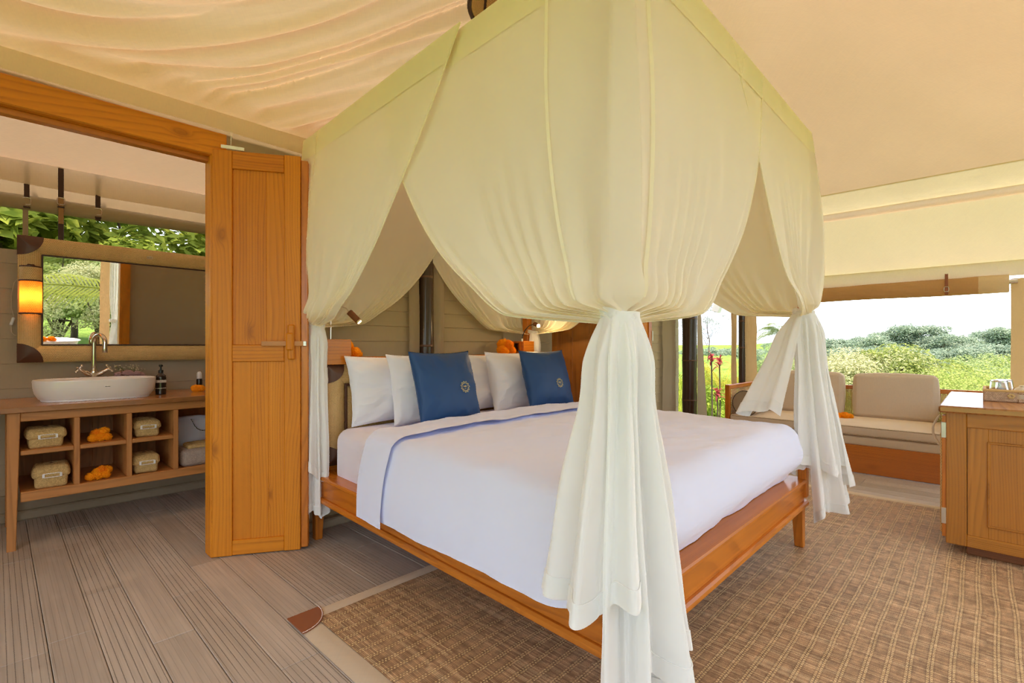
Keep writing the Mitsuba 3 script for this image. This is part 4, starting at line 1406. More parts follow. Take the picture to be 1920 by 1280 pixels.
def bolster(y, lab):
    kb_ = thing('bolster', lab, 'cushion', 'cylindrical bolsters')
    z, r, xa, xb = .535, .128, 5.285, 6.0
    prof = [(xa + .004, r - .006), (xa + .012, r), (xb - .012, r), (xb - .004, r - .006)]
    part(kb_, 'body', tube([(p_[0], y, z) for p_ in prof], [p_[1] for p_ in prof], 40, caps=False), 'mat_beige', smooth=40)
    for xe, sg in ((xa, -1), (xb, 1)):
        rr = np.array([.0, .05, .09, .115, r - .004])
        dome = lathe([(q, -.006 * (1 - (q / r) ** 2)) for q in rr[::-1]], 40)
        dome.apply_transform(trimesh.transformations.rotation_matrix(math.pi / 2 * (1 if sg < 0 else -1), [0, 1, 0]))
        dome.apply_translation([xe + (.004 if sg < 0 else -.004), y, z])
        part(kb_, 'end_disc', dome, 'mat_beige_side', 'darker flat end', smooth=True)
        a = np.linspace(0, 2 * np.pi, 48, endpoint=False)
        part(kb_, 'piping', tube([(xe + .003 * -sg, y + (r - .002) * math.cos(t_), z + (r - .002) * math.sin(t_)) for t_ in a], .004, 6, closed=True), 'mat_piping')
    return kb_


bolster(1.775, 'beige bolster with dark piping on the left end of the daybed')
bolster(.105, 'beige bolster on the right end of the daybed, almost hidden by the cabinet')
marigolds('small bunch of orange marigolds on the daybed seat between the back cushions', [(5.72, .99, .437), (5.73, 1.035, .433), (5.74, .955, .434), (5.75, .995, .444), (5.70, 1.06, .43), (5.78, 1.02, .438)], .030)

# ------------------------------------------------------------------ cabinet at the right
k = thing('cabinet', 'teak cabinet with a framed panel front and glossy top at the right edge', 'cabinet')
CX0, CX1, CY0, CY1, CB, CT = 3.53, 4.60, -.78, .158, .065, .765
CM = 'mat_teak_cabinet'
wpart(k, 'stile', box(CX0, CX0 + .03, CY1 - .082, CY1, CB, CT, .003), CM, 2)
wpart(k, 'stile', box(CX0, CX0 + .03, CY0, CY0 + .082, CB, CT, .003), CM, 2)
wpart(k, 'rail', box(CX0 + .001, CX0 + .03, CY0 + .082, CY1 - .082, CT - .075, CT, .003), CM, 1)
wpart(k, 'rail', box(CX0 + .001, CX0 + .03, CY0 + .082, CY1 - .082, CB, CB + .06, .003), CM, 1)
pY = [CY1 - .085, CY1 - .165, CY1 - .30, CY1 - .385, CY1 - .53, CY1 - .66, CY0 + .085]
for a, b in zip(pY[:-1], pY[1:]):
    wpart(k, 'panel_board', box(CX0 + .011, CX0 + .022, b, a, CB + .06, CT - .075, .0012), CM, 2)
# raised moulding rectangle on the panel
for (a0, a1, b0, b1) in ((CY1 - .172, CY1 - .160, CB + .125, CT - .145), (CY0 + .16, CY0 + .172, CB + .125, CT - .145)):
    wpart(k, 'moulding', box(CX0 + .003, CX0 + .014, a0, a1, b0, b1, .003), CM, 2)
for z in (CB + .119, CT - .151):
    wpart(k, 'moulding', box(CX0 + .003, CX0 + .014, CY0 + .16, CY1 - .16, z, z + .012, .003), CM, 1)
wpart(k, 'body', box(CX0 + .03, CX1 - .02, CY0 + .01, CY1 - .03, CB, CT, .003), CM, 2)
wpart(k, 'base', box(CX0 + .06, CX1 - .05, CY0 + .06, CY1 - .08, .0095, CB, .003), 'mat_teak_dark', 1)
wpart(k, 'top', box(CX0 - .045, CX1 + .02, CY0 - .03, CY1 + .028, CT, CT + .037, .008), 'mat_teak_top', 0)
dk = numbered(k + '__door')
scene[dk] = wood_ply(box(CX0 + .008, CX0 + .06, CY1 - .002, CY1 + .016, CB + .03, CT - .02, .002), 'mat_teak_red', 2)
ppart(dk, 'cane_panel', box(CX0 + .05, CX1 - .1, CY1 + .004, CY1 + .026, CB + .04, CT - .12, .004), 'mat_cane')
for z in (CB + .10, CT - .14):
    part(dk, 'hinge', box(CX0 + .0, CX0 + .012, CY1 - .002, CY1 + .02, z, z + .085, .002), 'mat_steel', 'metal hinge', smooth=False)
ls = []
for q in np.linspace(-.5, .5, 14):
    ls.append((CX0 + .075, CY1 + .028 + .030 * math.cos(q * math.pi), CT - .11 + .17 * q))
part(dk, 'strap_handle', cat(tube(ls, .006, 6), M(tube(ls, .006, 6), (.012, 0, 0))), 'mat_beige', 'woven strap handle')
CTZ = CT + .037
# tray and cups
k = thing('rattan_tray', 'rectangular woven rattan tray with a cut-out handle on the cabinet top', 'tray')
tx0, tx1, ty0, ty1 = 3.93, 4.24, -.46, .015


def tray_side(x0, x1, y0, y1):
    return box(x0, x1, y0, y1, CTZ + .001, CTZ + .062, .006)


ppart(k, 'base', box(tx0 + .01, tx1 - .01, ty0 + .01, ty1 - .01, CTZ + .001, CTZ + .008, .002), 'mat_tray_weave')
cu = [tray_side(tx0, tx0 + .012, -.125, ty1), tray_side(tx0, tx0 + .012, ty0, -.28), box(tx0, tx0 + .012, -.28, -.125, CTZ + .001, CTZ + .022, .004), box(tx0, tx0 + .012, -.28, -.125, CTZ + .047, CTZ + .062, .004)]
for m in cu:
    ppart(k, 'side', m, 'mat_tray_weave')
ppart(k, 'side', tray_side(tx1 - .012, tx1, ty0, ty1), 'mat_tray_weave')
ppart(k, 'side', tray_side(tx0 + .012, tx1 - .012, ty1 - .012, ty1), 'mat_tray_weave')
ppart(k, 'side', tray_side(tx0 + .012, tx1 - .012, ty0, ty0 + .012), 'mat_tray_weave')
for p0, p1 in (((tx0 + .006, ty0), (tx0 + .006, ty1)), ((tx1 - .006, ty0), (tx1 - .006, ty1)), ((tx0, ty1 - .006), (tx1, ty1 - .006)), ((tx0, ty0 + .006), (tx1, ty0 + .006))):
    part(k, 'rim', cyl((p0[0], p0[1], CTZ + .063), (p1[0], p1[1], CTZ + .063), .008), 'mat_cane_bar')
part(k, 'flower_motif', M(cat(*[M(trimesh.creation.icosphere(1, .007), (0, .010 * math.cos(q), .010 * math.sin(q)), s=(.5, 1, 1)) for q in np.arange(0, 6.2, 1.05)]), (tx0 - .003, -.10, CTZ + .036)), 'mat_basket')
zt = CTZ + .009
for i, (x, y, lab) in enumerate(((4.075, -.052, 'clear drinking glass standing upside down in the rattan tray, front one'), (4.17, -.075, 'clear drinking glass standing upside down in the rattan tray, rear one'))):
    r0_, r1_, h_ = .046, .037, .108
    obj('drinking_glass', lathe([(r0_ - .004, 0), (r0_, 0), (r1_, h_ - .004), (r1_ - .003, h_), (0, h_), (0, h_ - .012), (r1_ - .006, h_ - .012), (r0_ - .004, 0)], 36, (x, y, zt)), 'mat_glass', lab, 'glass', 'upturned glasses', smooth=30)
for i, (x, y, lab) in enumerate(((4.045, -.165, 'cream ceramic cup turned upside down in the rattan tray'), (4.06, -.325, 'white ceramic cup at the far right of the rattan tray'))):
    ck = thing('cup', lab, 'cup', 'ceramic cups in the tray')
    part(ck, 'bowl', lathe([(.066, 0), (.067, .008), (.060, .040), (.048, .064), (.034, .075), (.031, .075), (.030, .082), (.024, .082), (.0, .078)], 40, (x, y, zt)), 'mat_cream' if i == 0 else 'mat_porcelain', smooth=40)
    part(ck, 'handle', tube([(x + .05, y + .03, zt + .05), (x + .075, y + .045, zt + .05), (x + .083, y + .05, zt + .03), (x + .066, y + .038, zt + .015)], .005, 8), 'mat_porcelain')

# ------------------------------------------------------------------ pendant over the bed
k = thing('pendant_lamp', 'rattan pendant with dark leather edging hanging above the bed canopy', 'lamp')
px_, py_, pz_ = 1.622, 1.489, 2.62
pv = lathe([(.235, 0), (.20, .28)], 40, (px_, py_, pz_))
ang_ = np.arctan2(pv.vertices[:, 1] - py_, pv.vertices[:, 0] - px_)
scene[numbered(k + '__shade')] = mikit.ply(pv, 'mat_cane', smooth=True, uv=np.stack([ang_ * .22, pv.vertices[:, 2]], 1))
for zz, rr in ((pz_, .236), (pz_ + .28, .201)):
    aa_ = np.linspace(0, 2 * np.pi, 48, endpoint=False)
    part(k, 'leather_rim', tube([(px_ + rr * math.cos(t_), py_ + rr * math.sin(t_), zz) for t_ in aa_], .010, 8, closed=True), 'mat_leather_dark')
for q in range(6):
    a0 = q * math.pi / 3 + .62
    part(k, 'leather_rib', tube([(px_ + .237 * math.cos(a0), py_ + .237 * math.sin(a0), pz_), (px_ + .202 * math.cos(a0), py_ + .202 * math.sin(a0), pz_ + .28)], .009, 6), 'mat_leather_dark')
part(k, 'cord', cyl((px_, py_, pz_ + .27), (px_, py_, float(roof_z(np.array([px_]), np.array([py_]))[0]) + .02), .006), 'mat_leather_dark')
part(k, 'spider', cat(*[cyl((px_, py_, pz_ + .275), (px_ + .2 * math.cos(a), py_ + .2 * math.sin(a), pz_ + .28), .004) for a in (0, 2.09, 4.19)]), 'mat_steel')

# ------------------------------------------------------------------ bathroom: vanity
k = thing('vanity', 'teak bathroom vanity with open cubbyholes and one tapered leg in view', 'vanity')
VM, VF, VB = 'mat_teak_brown', 3.83, 4.36
wpart(k, 'countertop', box(-.12, 1.70, 3.80, 4.47, .752, .786, .004), 'mat_teak_top', 0)
wpart(k, 'leg', taper(.044, .098, VF, VF + .055, 0, .751, 0, .018, 0, .012), VM, 2)
wpart(k, 'leg', taper(1.50, 1.555, VF, VF + .055, 0, .751, .018, 0, 0, .012), VM, 2)
wpart(k, 'leg', taper(.044, .098, VB, VB + .055, 0, .751, 0, .018, .012, 0), VM, 2)
wpart(k, 'leg', taper(1.50, 1.555, VB, VB + .055, 0, .751, .018, 0, .012, 0), VM, 2)
wpart(k, 'apron', box(.098, 1.50, VF + .003, VF + .03, .702, .751, .003), VM, 0)
wpart(k, 'bottom_rail', box(.098, 1.50, VF + .003, VF + .03, .258, .312, .003), VM, 0)
wpart(k, 'bottom_board', box(.098, 1.50, VF + .03, VB + .02, .29, .308, .002), VM, 0)
for x in (.319, .564, .808):
    wpart(k, 'divider', box(x, x + .027, VF + .003, VB, .312, .702, .003), VM, 2)
for x0, x1 in ((.098, .319), (.346, .564), (.591, .808)):
    wpart(k, 'shelf', box(x0, x1, VF + .005, VB, .515, .540, .003), VM, 0)
wpart(k, 'end_board', box(.052, .07, VF + .055, VB, .29, .74, .002), VM, 1)
wpart(k, 'end_board', box(1.53, 1.548, VF + .055, VB, .29, .74, .002), VM, 1)
for x0, x1 in ((.098, .21), (.21, .319), (.346, .455), (.455, .564), (.591, .70), (.70, .808), (.835, 1.05), (1.05, 1.27), (1.27, 1.5)):
    wpart(k, 'back_board', box(x0, x1, VB - .012, VB, .308, .75, .0015), VM, 2)


# baskets
def basket(x0, x1, z, h, lab, rz=0.0, y0=3.862, dep=.20, seed=0, sl=0.0):
    kb_ = thing('lidded_basket', lab, 'basket', 'palm-leaf baskets in the cubbyholes')
    lid_h = h * .52
    R_ = trimesh.transformations.rotation_matrix
    cx_, cy_ = (x0 + x1) / 2, y0 + dep / 2

    def prep(m):
        uvm = m.copy()
        m.apply_transform(R_(rz, [0, 0, 1], (cx_, cy_, z)))
        return m
    body = rounded_box(x0 + .010, x1 - .010, y0 + .008, y0 + dep - .008, z, z + h - .02, .014, n=10, puff=.004, wob=.006, seed=seed)
    v = np.asarray(body.vertices)
    v[:, 0] = cx_ + (v[:, 0] - cx_) * (1 - .06 * (1 - (v[:, 2] - z) / h))
    body.vertices = v
    lid = rounded_box(x0, x1, y0, y0 + dep, z + h - lid_h, z + h, .016, n=12, puff=.008, wob=.010, seed=seed + 4)
    v = np.asarray(lid.vertices)
    tt = (v[:, 2] - (z + h - lid_h)) / lid_h
    v[:, 0] = cx_ + (v[:, 0] - cx_) * (1 - .10 * tt)
    v[:, 1] = cy_ + (v[:, 1] - cy_) * (1 - .10 * tt)
    lid.vertices = v
    ppart(kb_, 'body', prep(body), 'mat_basket', smooth=True, ax=(0, 2))
    lk = ppart(kb_, 'lid', prep(lid), 'mat_basket', smooth=True, ax=(0, 2))
    px, pz = cx_ + .004, z + h * .60
    yf = y0 - .004
    fr = []
    pw, ph = .036, .0125
    for (a0, a1, b0, b1) in ((-pw, pw, ph - .0035, ph), (-pw, pw, -ph, -ph + .0035), (-pw, -pw + .0045, -ph, ph), (pw - .0045, pw, -ph, ph)):
        fr.append(box(px + a0, px + a1, yf - .0025, yf + .003, pz + b0, pz + b1, .0006))
    for sx_ in (-1, 1):
        fr.append(box(px + sx_ * pw, px + sx_ * (pw + .006), yf - .002, yf + .003, pz - ph + .001, pz + ph - .001, .0005) if sx_ > 0 else box(px - pw - .006, px - pw, yf - .002, yf + .003, pz - ph + .001, pz + ph - .001, .0005))
    part(lk, 'label_frame', prep(cat(fr)), 'mat_white_plastic', 'white label holder', smooth=False)
    part(lk, 'knot', prep(tube([(cx_ - .015, cy_, z + h + .002), (cx_, cy_, z + h + .008), (cx_ + .015, cy_, z + h + .002)], .003, 6)), 'mat_leather')
    return kb_


basket(.118, .288, .541, .105, 'small lidded basket with a white label in the top left cubbyhole', .03, seed=1)
basket(.148, .312, .310, .118, 'lidded basket with a white label in the bottom left cubbyhole', -.06, seed=2)
basket(.603, .750, .541, .105, 'lidded basket with a white label in the top cubbyhole right of the flowers', -.02, seed=3)
basket(.600, .745, .310, .112, 'lidded basket with a white label in the bottom cubbyhole right of the flowers', -.03, seed=4)
marigolds('orange marigold bunch in the upper middle cubbyhole of the vanity', [(.412, 3.90, .562), (.445, 3.905, .566), (.478, 3.90, .563), (.43, 3.92, .588), (.462, 3.92, .594), (.447, 3.93, .578)], .0265)
marigolds('orange marigold bunch in the lower middle cubbyhole of the vanity', [(.400, 3.895, .332), (.435, 3.90, .336), (.470, 3.895, .334), (.455, 3.915, .362), (.475, 3.92, .355), (.430, 3.92, .352)], .0265)
k = thing('woven_box', 'pale rope-woven storage box in the open bay of the vanity', 'basket')
ppart(k, 'body', rounded_box(.858, 1.10, 3.862, 4.06, .309, .425, .03, n=14, puff=.004), 'mat_white_weave', smooth=True)
ppart(k, 'lid', rounded_box(.90, 1.10, 3.88, 4.02, .420, .452, .014, n=10, puff=.006), 'mat_basket', 'tan woven lid', smooth=True)
k = thing('storage_bag', 'glossy white bag with a thin black cord in the open bay behind the woven box', 'bag')
part(k, 'body', rounded_box(.85, 1.16, 4.10, 4.25, .309, .60, .03, n=16, puff=.012, wob=.05, seed=5), 'mat_white_gloss', smooth=True)
part(k, 'cord', tube([(.965, 4.085, .60), (.975, 4.075, .575), (.985, 4.072, .55), (1.0, 4.07, .53), (1.02, 4.07, .515), (1.05, 4.07, .512), (1.08, 4.072, .52)], .0022, 6), 'mat_black')

# basin
k = thing('wash_basin', 'oval white ceramic vessel basin on the teak countertop', 'sink')
ox, oy = .452, 4.09
outer = [(.90, .787), (.91, .793), (.905, .797), (.94, .801), (1.0, .835), (1.02, .87), (1.03, .905), (1.025, .912), (1.0, .913), (.965, .905), (.95, .88), (.90, .84), (.80, .815), (.5, .805), (.06, .802), (0, .802)]
part(k, 'bowl', lathe(outer, 72, (ox, oy, 0), .292, .185, 2.9), 'mat_porcelain', smooth=45)
part(k, 'drain', lathe([(.022, 0), (.022, .004), (.016, .006), (0, .006)], 24, (ox, oy, .802)), 'mat_chrome')
part(k, 'maker_mark', cat(*[box(ox + .017 + i * .0052, ox + .017 + i * .0052 + .0032, oy - .1905, oy - .189, .868, .8725, .0004) for i in range(5)]), 'mat_black', 'tiny dark maker mark', smooth=False)
part(k, 'overflow', box(ox - .008, ox + .008, oy + .168, oy + .172, .888, .893, .001), 'mat_chrome', smooth=False)
k = thing('faucet', 'polished two-handled gooseneck faucet behind the white basin', 'faucet')
fx_, fy_ = .459, 4.315
part(k, 'body', lathe([(.028, .787), (.028, .795), (.020, .80), (.019, .93), (.021, .935), (.021, .95), (.017, .955), (.0145, .97)], 24, (fx_, fy_, 0)), 'mat_chrome', smooth=40)
sp = [(fx_, fy_, .96), (fx_, fy_, 1.06), (fx_, fy_, 1.14)] + [(fx_ + .022 * (1 - math.cos(a)), fy_ - .055 * (1 - math.cos(a)), 1.14 + .052 * math.sin(a)) for a in np.linspace(.15, math.pi, 14)] + [(fx_ + .044, fy_ - .11, 1.10), (fx_ + .044, fy_ - .11, 1.075)]
part(k, 'spout', tube(sp, [.0135] * (len(sp) - 2) + [.0145, .0145], 16), 'mat_chrome', smooth=True)
for s in (-1, 1):
    h0, h1 = np.array([fx_, fy_, .912]), np.array([fx_ + s * .078, fy_ - .028, .968])
    d = (h1 - h0) / np.linalg.norm(h1 - h0)
    hk = part(k, 'handle', tube([h0, h0 + d * .03, h0 + d * .034, h0 + d * .06, h0 + d * .064, h1], [.010, .011, .014, .014, .010, .009], 14), 'mat_chrome')
    u_ = np.cross(d, [0, 1, 0]); u_ /= np.linalg.norm(u_)
    w_ = np.cross(d, u_)
    cr = []
    for e in (u_, -u_, w_, -w_):
        cr += [cyl(h1, h1 + e * .022, .005, .006), M(trimesh.creation.icosphere(2, .0085), h1 + e * .024)]
    part(hk, 'cross_grip', cat(cr), 'mat_chrome')

# soap bottle, posy, small bottle, flowers on the counter
k = thing('soap_bottle', 'dark amber pump bottle beside the right end of the basin', 'bottle')
bx_, by_ = .790, 4.10
part(k, 'body', lathe([(0, .787), (.029, .787), (.031, .793), (.031, .90), (.028, .915), (.014, .928), (.012, .937)], 28, (bx_, by_, 0)), 'mat_amber', smooth=40)
part(k, 'pump', cat(lathe([(.015, .935), (.015, .952), (.006, .955), (.005, .975), (.011, .978), (.011, .99), (0, .992)], 20, (bx_, by_, 0)), cyl((bx_, by_, .984), (bx_ - .01, by_ - .035, .980), .005)), 'mat_black')
part(k, 'label', lathe([(.0314, .828), (.0314, .832)], 28, (bx_, by_, 0)), 'mat_paper', 'thin white label line')
part(k, 'label', lathe([(.0314, .868), (.0314, .886)], 28, (bx_, by_, 0)), 'mat_paper', 'white label patch')
k = thing('flower_posy', 'pale pink posy with white sprigs lying behind the basin rim', 'flowers')
rg = np.random.default_rng(3)
vase = lathe([(0, .787), (.03, .787), (.034, .80), (.03, .86), (.036, .885)], 20, (.655, 4.36, 0))
part(k, 'vase', vase, 'mat_cream')
pk = []
for i in range(26):
    q = rg.uniform(-1, 1, 3)
    c = np.array([.65 + .075 * q[0], 4.34 + .035 * q[1], .925 + .018 * q[2] - .020 * q[0] ** 2])
    pk.append(M(POMM := pom(.020, i % 4), c))
part(k, 'pink_blooms', cat([m.copy() for m in pk[:18]]), 'mat_pink_petal', smooth=True, kind='stuff')
st, dots = [], []
for i in range(46):
    e = np.array([.68 + rg.uniform(-.11, .075), 4.335 + rg.uniform(-.03, .03), .945 + rg.uniform(-.01, .042)])
    st.append(cyl((.655, 4.35, .89), e, .0008, n=4, caps=False))
    dots.append(M(trimesh.creation.icosphere(1, rg.uniform(.003, .0048)), e))
part(k, 'white_sprigs', cat(dots), 'mat_cream_petal', smooth=True, kind='stuff')
part(k, 'stems', cat(st), 'mat_stem', kind='stuff')
k = thing('small_bottle', 'small white-capped bottle at the right end of the counter behind the marigold', 'bottle')
part(k, 'body', lathe([(0, .787), (.02, .787), (.02, .86), (.016, .868)], 20, (1.085, 4.36, 0)), 'mat_amber')
part(k, 'cap', lathe([(.016, .868), (.018, .872), (.017, .91), (.010, .922), (0, .924)], 20, (1.085, 4.36, 0)), 'mat_white_plastic')
marigolds('single orange marigold head on the counter next to the door jamb', [(1.045, 4.17, .808), (1.02, 4.175, .806)], .028)

# ------------------------------------------------------------------ mirror
k = thing('mirror', 'wide wall mirror in a padded cane frame with dark leather corners', 'mirror')
MX0, MX1, MZ0, MZ1, MY = .098, 1.44, 1.018, 1.812, 4.405
TILT = T().translate([0, MY + .03, MZ0]).rotate([1, 0, 0], 3.0).translate([0, -(MY + .03), -MZ0])
scene[numbered(k + '__back')] = {**wood_ply(box(MX0 + .004, MX1 - .004, MY, MY + .018, MZ0 + .004, MZ1 - .004, .003), 'mat_teak_dark', 0), 'to_world': TILT}
scene[numbered(k + '__glass')] = {**mikit.ply(box(MX0 + .105, MX1 - .105, MY - .012, MY - .004, MZ0 + .10, MZ1 - .10, .0005), 'mat_mirror', smooth=False), 'to_world': TILT}
cane_frame(k, MX0, MX1, MZ0, MZ1, .113, MY, .030, TILT)
for (x0, x1, z0, z1) in ((MX0 + .108, MX1 - .108, MZ0 + .106, MZ0 + .115), (MX0 + .108, MX1 - .108, MZ1 - .115, MZ1 - .106), (MX0 + .108, MX0 + .117, MZ0 + .106, MZ1 - .106), (MX1 - .117, MX1 - .108, MZ0 + .106, MZ1 - .106)):
    scene[numbered(k + '__bead')] = {**mikit.ply(box(x0, x1, MY - .020, MY, z0, z1, .002), 'mat_leather_dark', smooth=False), 'to_world': TILT}
for sx, sz in ((1, -1), (-1, -1), (1, 1), (-1, 1)):
    leather_quarter(k, MX0 - .003 if sx > 0 else MX1 + .003, MZ1 + .003 if sz < 0 else MZ0 - .003, sx, sz, .122, MY, .034, TILT, 'mat_leather')
aa_ = np.linspace(0, 2 * np.pi, 20, endpoint=False)
for cxx in (.7635, .7765):
    scene[numbered(k + '__badge')] = {**mikit.ply(tube([(cxx + .010 * math.cos(q), MY - .0325, MZ1 - .056 + .008 * math.sin(q)) for q in aa_], .0022, 6, closed=True), 'mat_steel', smooth=True), 'to_world': TILT}

# straps over the opening and those that hold the mirror
strap('leather_strap', 'dark leather strap with a metal buckle, leftmost over the bathroom opening', .142, 4.44, 2.03, 2.30, 'mat_leather_dark', .026, 2.045)
strap('mirror_strap', 'plain canvas strap rising from the left corner of the mirror', .136, 4.452, 1.80, 2.05, 'mat_wall_strip', .026)
strap('mirror_strap', 'tan belt strap with holes and a square buckle above the mirror', .303, 4.425, 1.80, 2.30, 'mat_leather_dark', .028, 2.075, tail=(1.925, 2.10, 'mat_flap_canvas'))
strap('leather_strap', 'dark leather strap with a metal buckle over the middle of the bathroom opening', .494, 4.44, 1.985, 2.30, 'mat_leather_dark', .028, 2.045)
# rolled flap above the opening
k = thing('rolled_flap', 'rolled olive canvas flap above the long bathroom opening', 'blind')
xx = np.linspace(XL, 2.98, 90)
P = np.stack([np.stack([xx, YW - .045 + .026 * np.cos(a) + xx * 0, 2.038 + (.046 + .003 * np.sin(xx * 4)) * np.sin(a) + .004 * np.sin(xx * 1.3)], -1) for a in ang], 0)
part(k, 'roll', grid(P, flip=True), 'mat_wall_canvas', smooth=True)

# cane wall lamp over the mirror's left side
k = thing('wall_lamp', 'glowing cane wall lamp with leather bands over the left side of the mirror frame', 'lamp')
LX, LY, LR = .157, 4.335, .052


def shade(z0, z1, r=LR):
    m = lathe([(r, z0), (r, z1)], 36, (LX, LY, 0))
    a = np.arctan2(m.vertices[:, 1] - LY, m.vertices[:, 0] - LX)
    return m, np.stack([a * r, m.vertices[:, 2]], 1)


m, uv_ = shade(1.32, 1.525)
scene[numbered(k + '__shade')] = mikit.ply(m, 'mat_cane_shade', smooth=True, uv=uv_)
m, uv_ = shade(1.53, 1.612)
scene[numbered(k + '__cap_cane')] = mikit.ply(m, 'mat_cane', smooth=True, uv=uv_)
a = np.linspace(0, 2 * np.pi, 40, endpoint=False)
for z in (1.322, 1.527):
    part(k, 'leather_band', tube([(LX + LR * 1.02 * math.cos(q), LY + LR * 1.02 * math.sin(q), z) for q in a], .0048, 8, closed=True), 'mat_leather')
part(k, 'lid', lathe([(LR * 1.02, 1.610), (LR * 1.02, 1.618), (0, 1.622)], 30, (LX, LY, 0)), 'mat_leather')
part(k, 'lid_handle', tube([(LX - .02, LY, 1.62), (LX - .012, LY, 1.629), (LX + .012, LY, 1.629), (LX + .02, LY, 1.62)], .004, 8), 'mat_leather')
part(k, 'divider_plate', lathe([(LR, 1.527), (0, 1.528)], 30, (LX, LY, 0)), 'mat_leather')
kb = part(k, 'bulb', M(trimesh.creation.icosphere(2, .018), (LX, LY, 1.43)), 'mat_white_plastic')
scene[kb]['emitter'] = glow((14, 7.5, 2.2))
part(k, 'bracket', box(LX - .006, LX + .006, LY + LR, MY - .015, 1.44, 1.46, .002), 'mat_steel')
k = thing('inline_switch', 'white inline switch on the looped lamp cord left of the mirror', 'switch')
part(k, 'housing', M(box(-.008, .008, -.006, .006, -.026, .026, .004), (.077, 4.47, 1.275), ry=.25), 'mat_white_plastic')
cc = [(.10, 4.42, 1.545), (.085, 4.45, 1.52), (.072, 4.462, 1.44), (.073, 4.465, 1.36), (.083, 4.468, 1.31), (.079, 4.469, 1.29), (.071, 4.469, 1.25), (.074, 4.468, 1.205), (.09, 4.465, 1.185), (.10, 4.455, 1.19)]
part(k, 'cord', tube(cc, .0024, 6), 'mat_beige')

# hanging white tag above the door
k = thing('hanging_tag', 'white plastic strip hung on a string above the open door', 'tag')
part(k, 'strip', M(box(-.055, .055, -.004, .004, -.009, .009, .002), (.875, 2.895, 2.172), rz=-.45, ry=.03), 'mat_white_plastic')
part(k, 'string', tube([(.866, 2.894, 2.18), (.866, 2.896, 2.26)], .0012, 5), 'mat_thread')
part(k, 'string', tube([(.866, 2.894, 2.19), (.873, 2.896, 2.26)], .0012, 5), 'mat_thread')

# ------------------------------------------------------------------ what only the mirror sees at the tent's front
k = thing('front_curtain', 'white tied curtain at the front opening, seen in the mirror', 'curtain')
zz_ = np.linspace(0, 1, 60)
uu_ = np.linspace(0, 1, 60)
U_, Z_ = np.meshgrid(uu_, zz_, indexing='ij')
zc = 2.1 * Z_ + .04
wd = .20 - .13 * np.exp(-((zc - .95) / .22) ** 2)
P = np.stack([1.205 + wd * U_ + (.10 - wd * .5) * .4, YF + .09 + .022 * np.sin(U_ * 38) * (wd / .2), zc], -1)
part(k, 'cloth', grid(P), 'mat_tail_net', smooth=True)
part(k, 'tie', box(1.205, 1.33, YF + .055, YF + .125, .93, .975, .008), 'mat_tail_net')
k = thing('bathtub', 'white bathtub on the front deck, seen in the mirror', 'bathtub')
part(k, 'tub', lathe([(.62, -.02), (.72, .02), (.80, .30), (.86, .52), (.89, .535), (.86, .545), (.80, .53), (.74, .30), (.60, .10), (0, .09)], 56, (.15, -2.15, .0), .95, .45, 2.6), 'mat_porcelain', smooth=40)
wpart(k, 'stand', box(-.55, .95, -2.40, -1.9, -.022, .03, .006), 'mat_teak_gold', 0)
marigolds('two orange marigold heads on the bathtub rim, seen in the mirror', [(.52, -1.80, .575), (.62, -1.84, .57)], .045)
# ------------------------------------------------------------------ outdoors: ground, hills, plants
def ground_z(x, y):
    th = np.degrees(np.arctan2(y, x))
    r = np.hypot(x, y)
    valley = -.9 - 8.2 * np.clip((r - 8.5) / 22, 0, 1) ** 1.2 + 8.5 * np.clip((r - 45) / 75, 0, 1) + 3.0 * np.clip((r - 110) / 80, 0, 1)
    field = -.78 - .25 * np.clip((r - 9) / 30, 0, 1) + .012 * np.clip(r - 40, 0, 200)
    w = np.clip((th - 15.5) / 4.0, 0, 1)
    w = w * w * (3 - 2 * w)
    behind = np.clip((np.abs(th - 4) - 60) / 15, 0, 1)      # level ground behind and beside the tent
    z = valley * (1 - w) + field * w
    z = z * (1 - behind) + (-.55 + 0 * r) * behind
    return z + .25 * (meshkit.fbm(np.stack([x * .12, y * .12, x * 0], -1), 3, 4) - .5) * np.clip((r - 8) / 10, 0, 1)


r_ = np.concatenate([np.linspace(.5, 12, 40), np.geomspace(12.5, 260, 70)])
t_ = np.linspace(-np.pi, np.pi, 181)
Rg, Tg = np.meshgrid(r_, t_, indexing='ij')
Xg, Yg2 = Rg * np.cos(Tg), Rg * np.sin(Tg)
Zg = ground_z(Xg, Yg2)
Zg = np.where(Rg < 6.5, -.6, Zg)
struct('ground', grid(np.stack([Xg, Yg2, Zg], -1)), 'mat_ground', 'green sloping ground around the tent', smooth=True)


def leaf_quads(c, nrm, size, rng_, aspect=.55, droop=.0):
    """Small folded leaves: two triangles each, at the points c, facing nrm."""
    n = len(c)
    nrm = nrm / (np.linalg.norm(nrm, axis=1, keepdims=True) + 1e-9)
    a = np.cross(nrm, rng_.normal(size=(n, 3)))
    a /= np.linalg.norm(a, axis=1, keepdims=True) + 1e-9
    b = np.cross(nrm, a)
    s = size * rng_.uniform(.6, 1.25, (n, 1))
    p0, p2 = c - a * s * .5, c + a * s * .5
    m = c + nrm * s * .06
    p1, p3 = m + b * s * aspect * .5, m - b * s * aspect * .5
    v = np.stack([p0, p1, p2, p3], 1).reshape(-1, 3)
    i = np.arange(n)[:, None] * 4
    f = np.concatenate([i + np.array([[0, 1, 2]]), i + np.array([[0, 2, 3]])], 0)
    return v, f


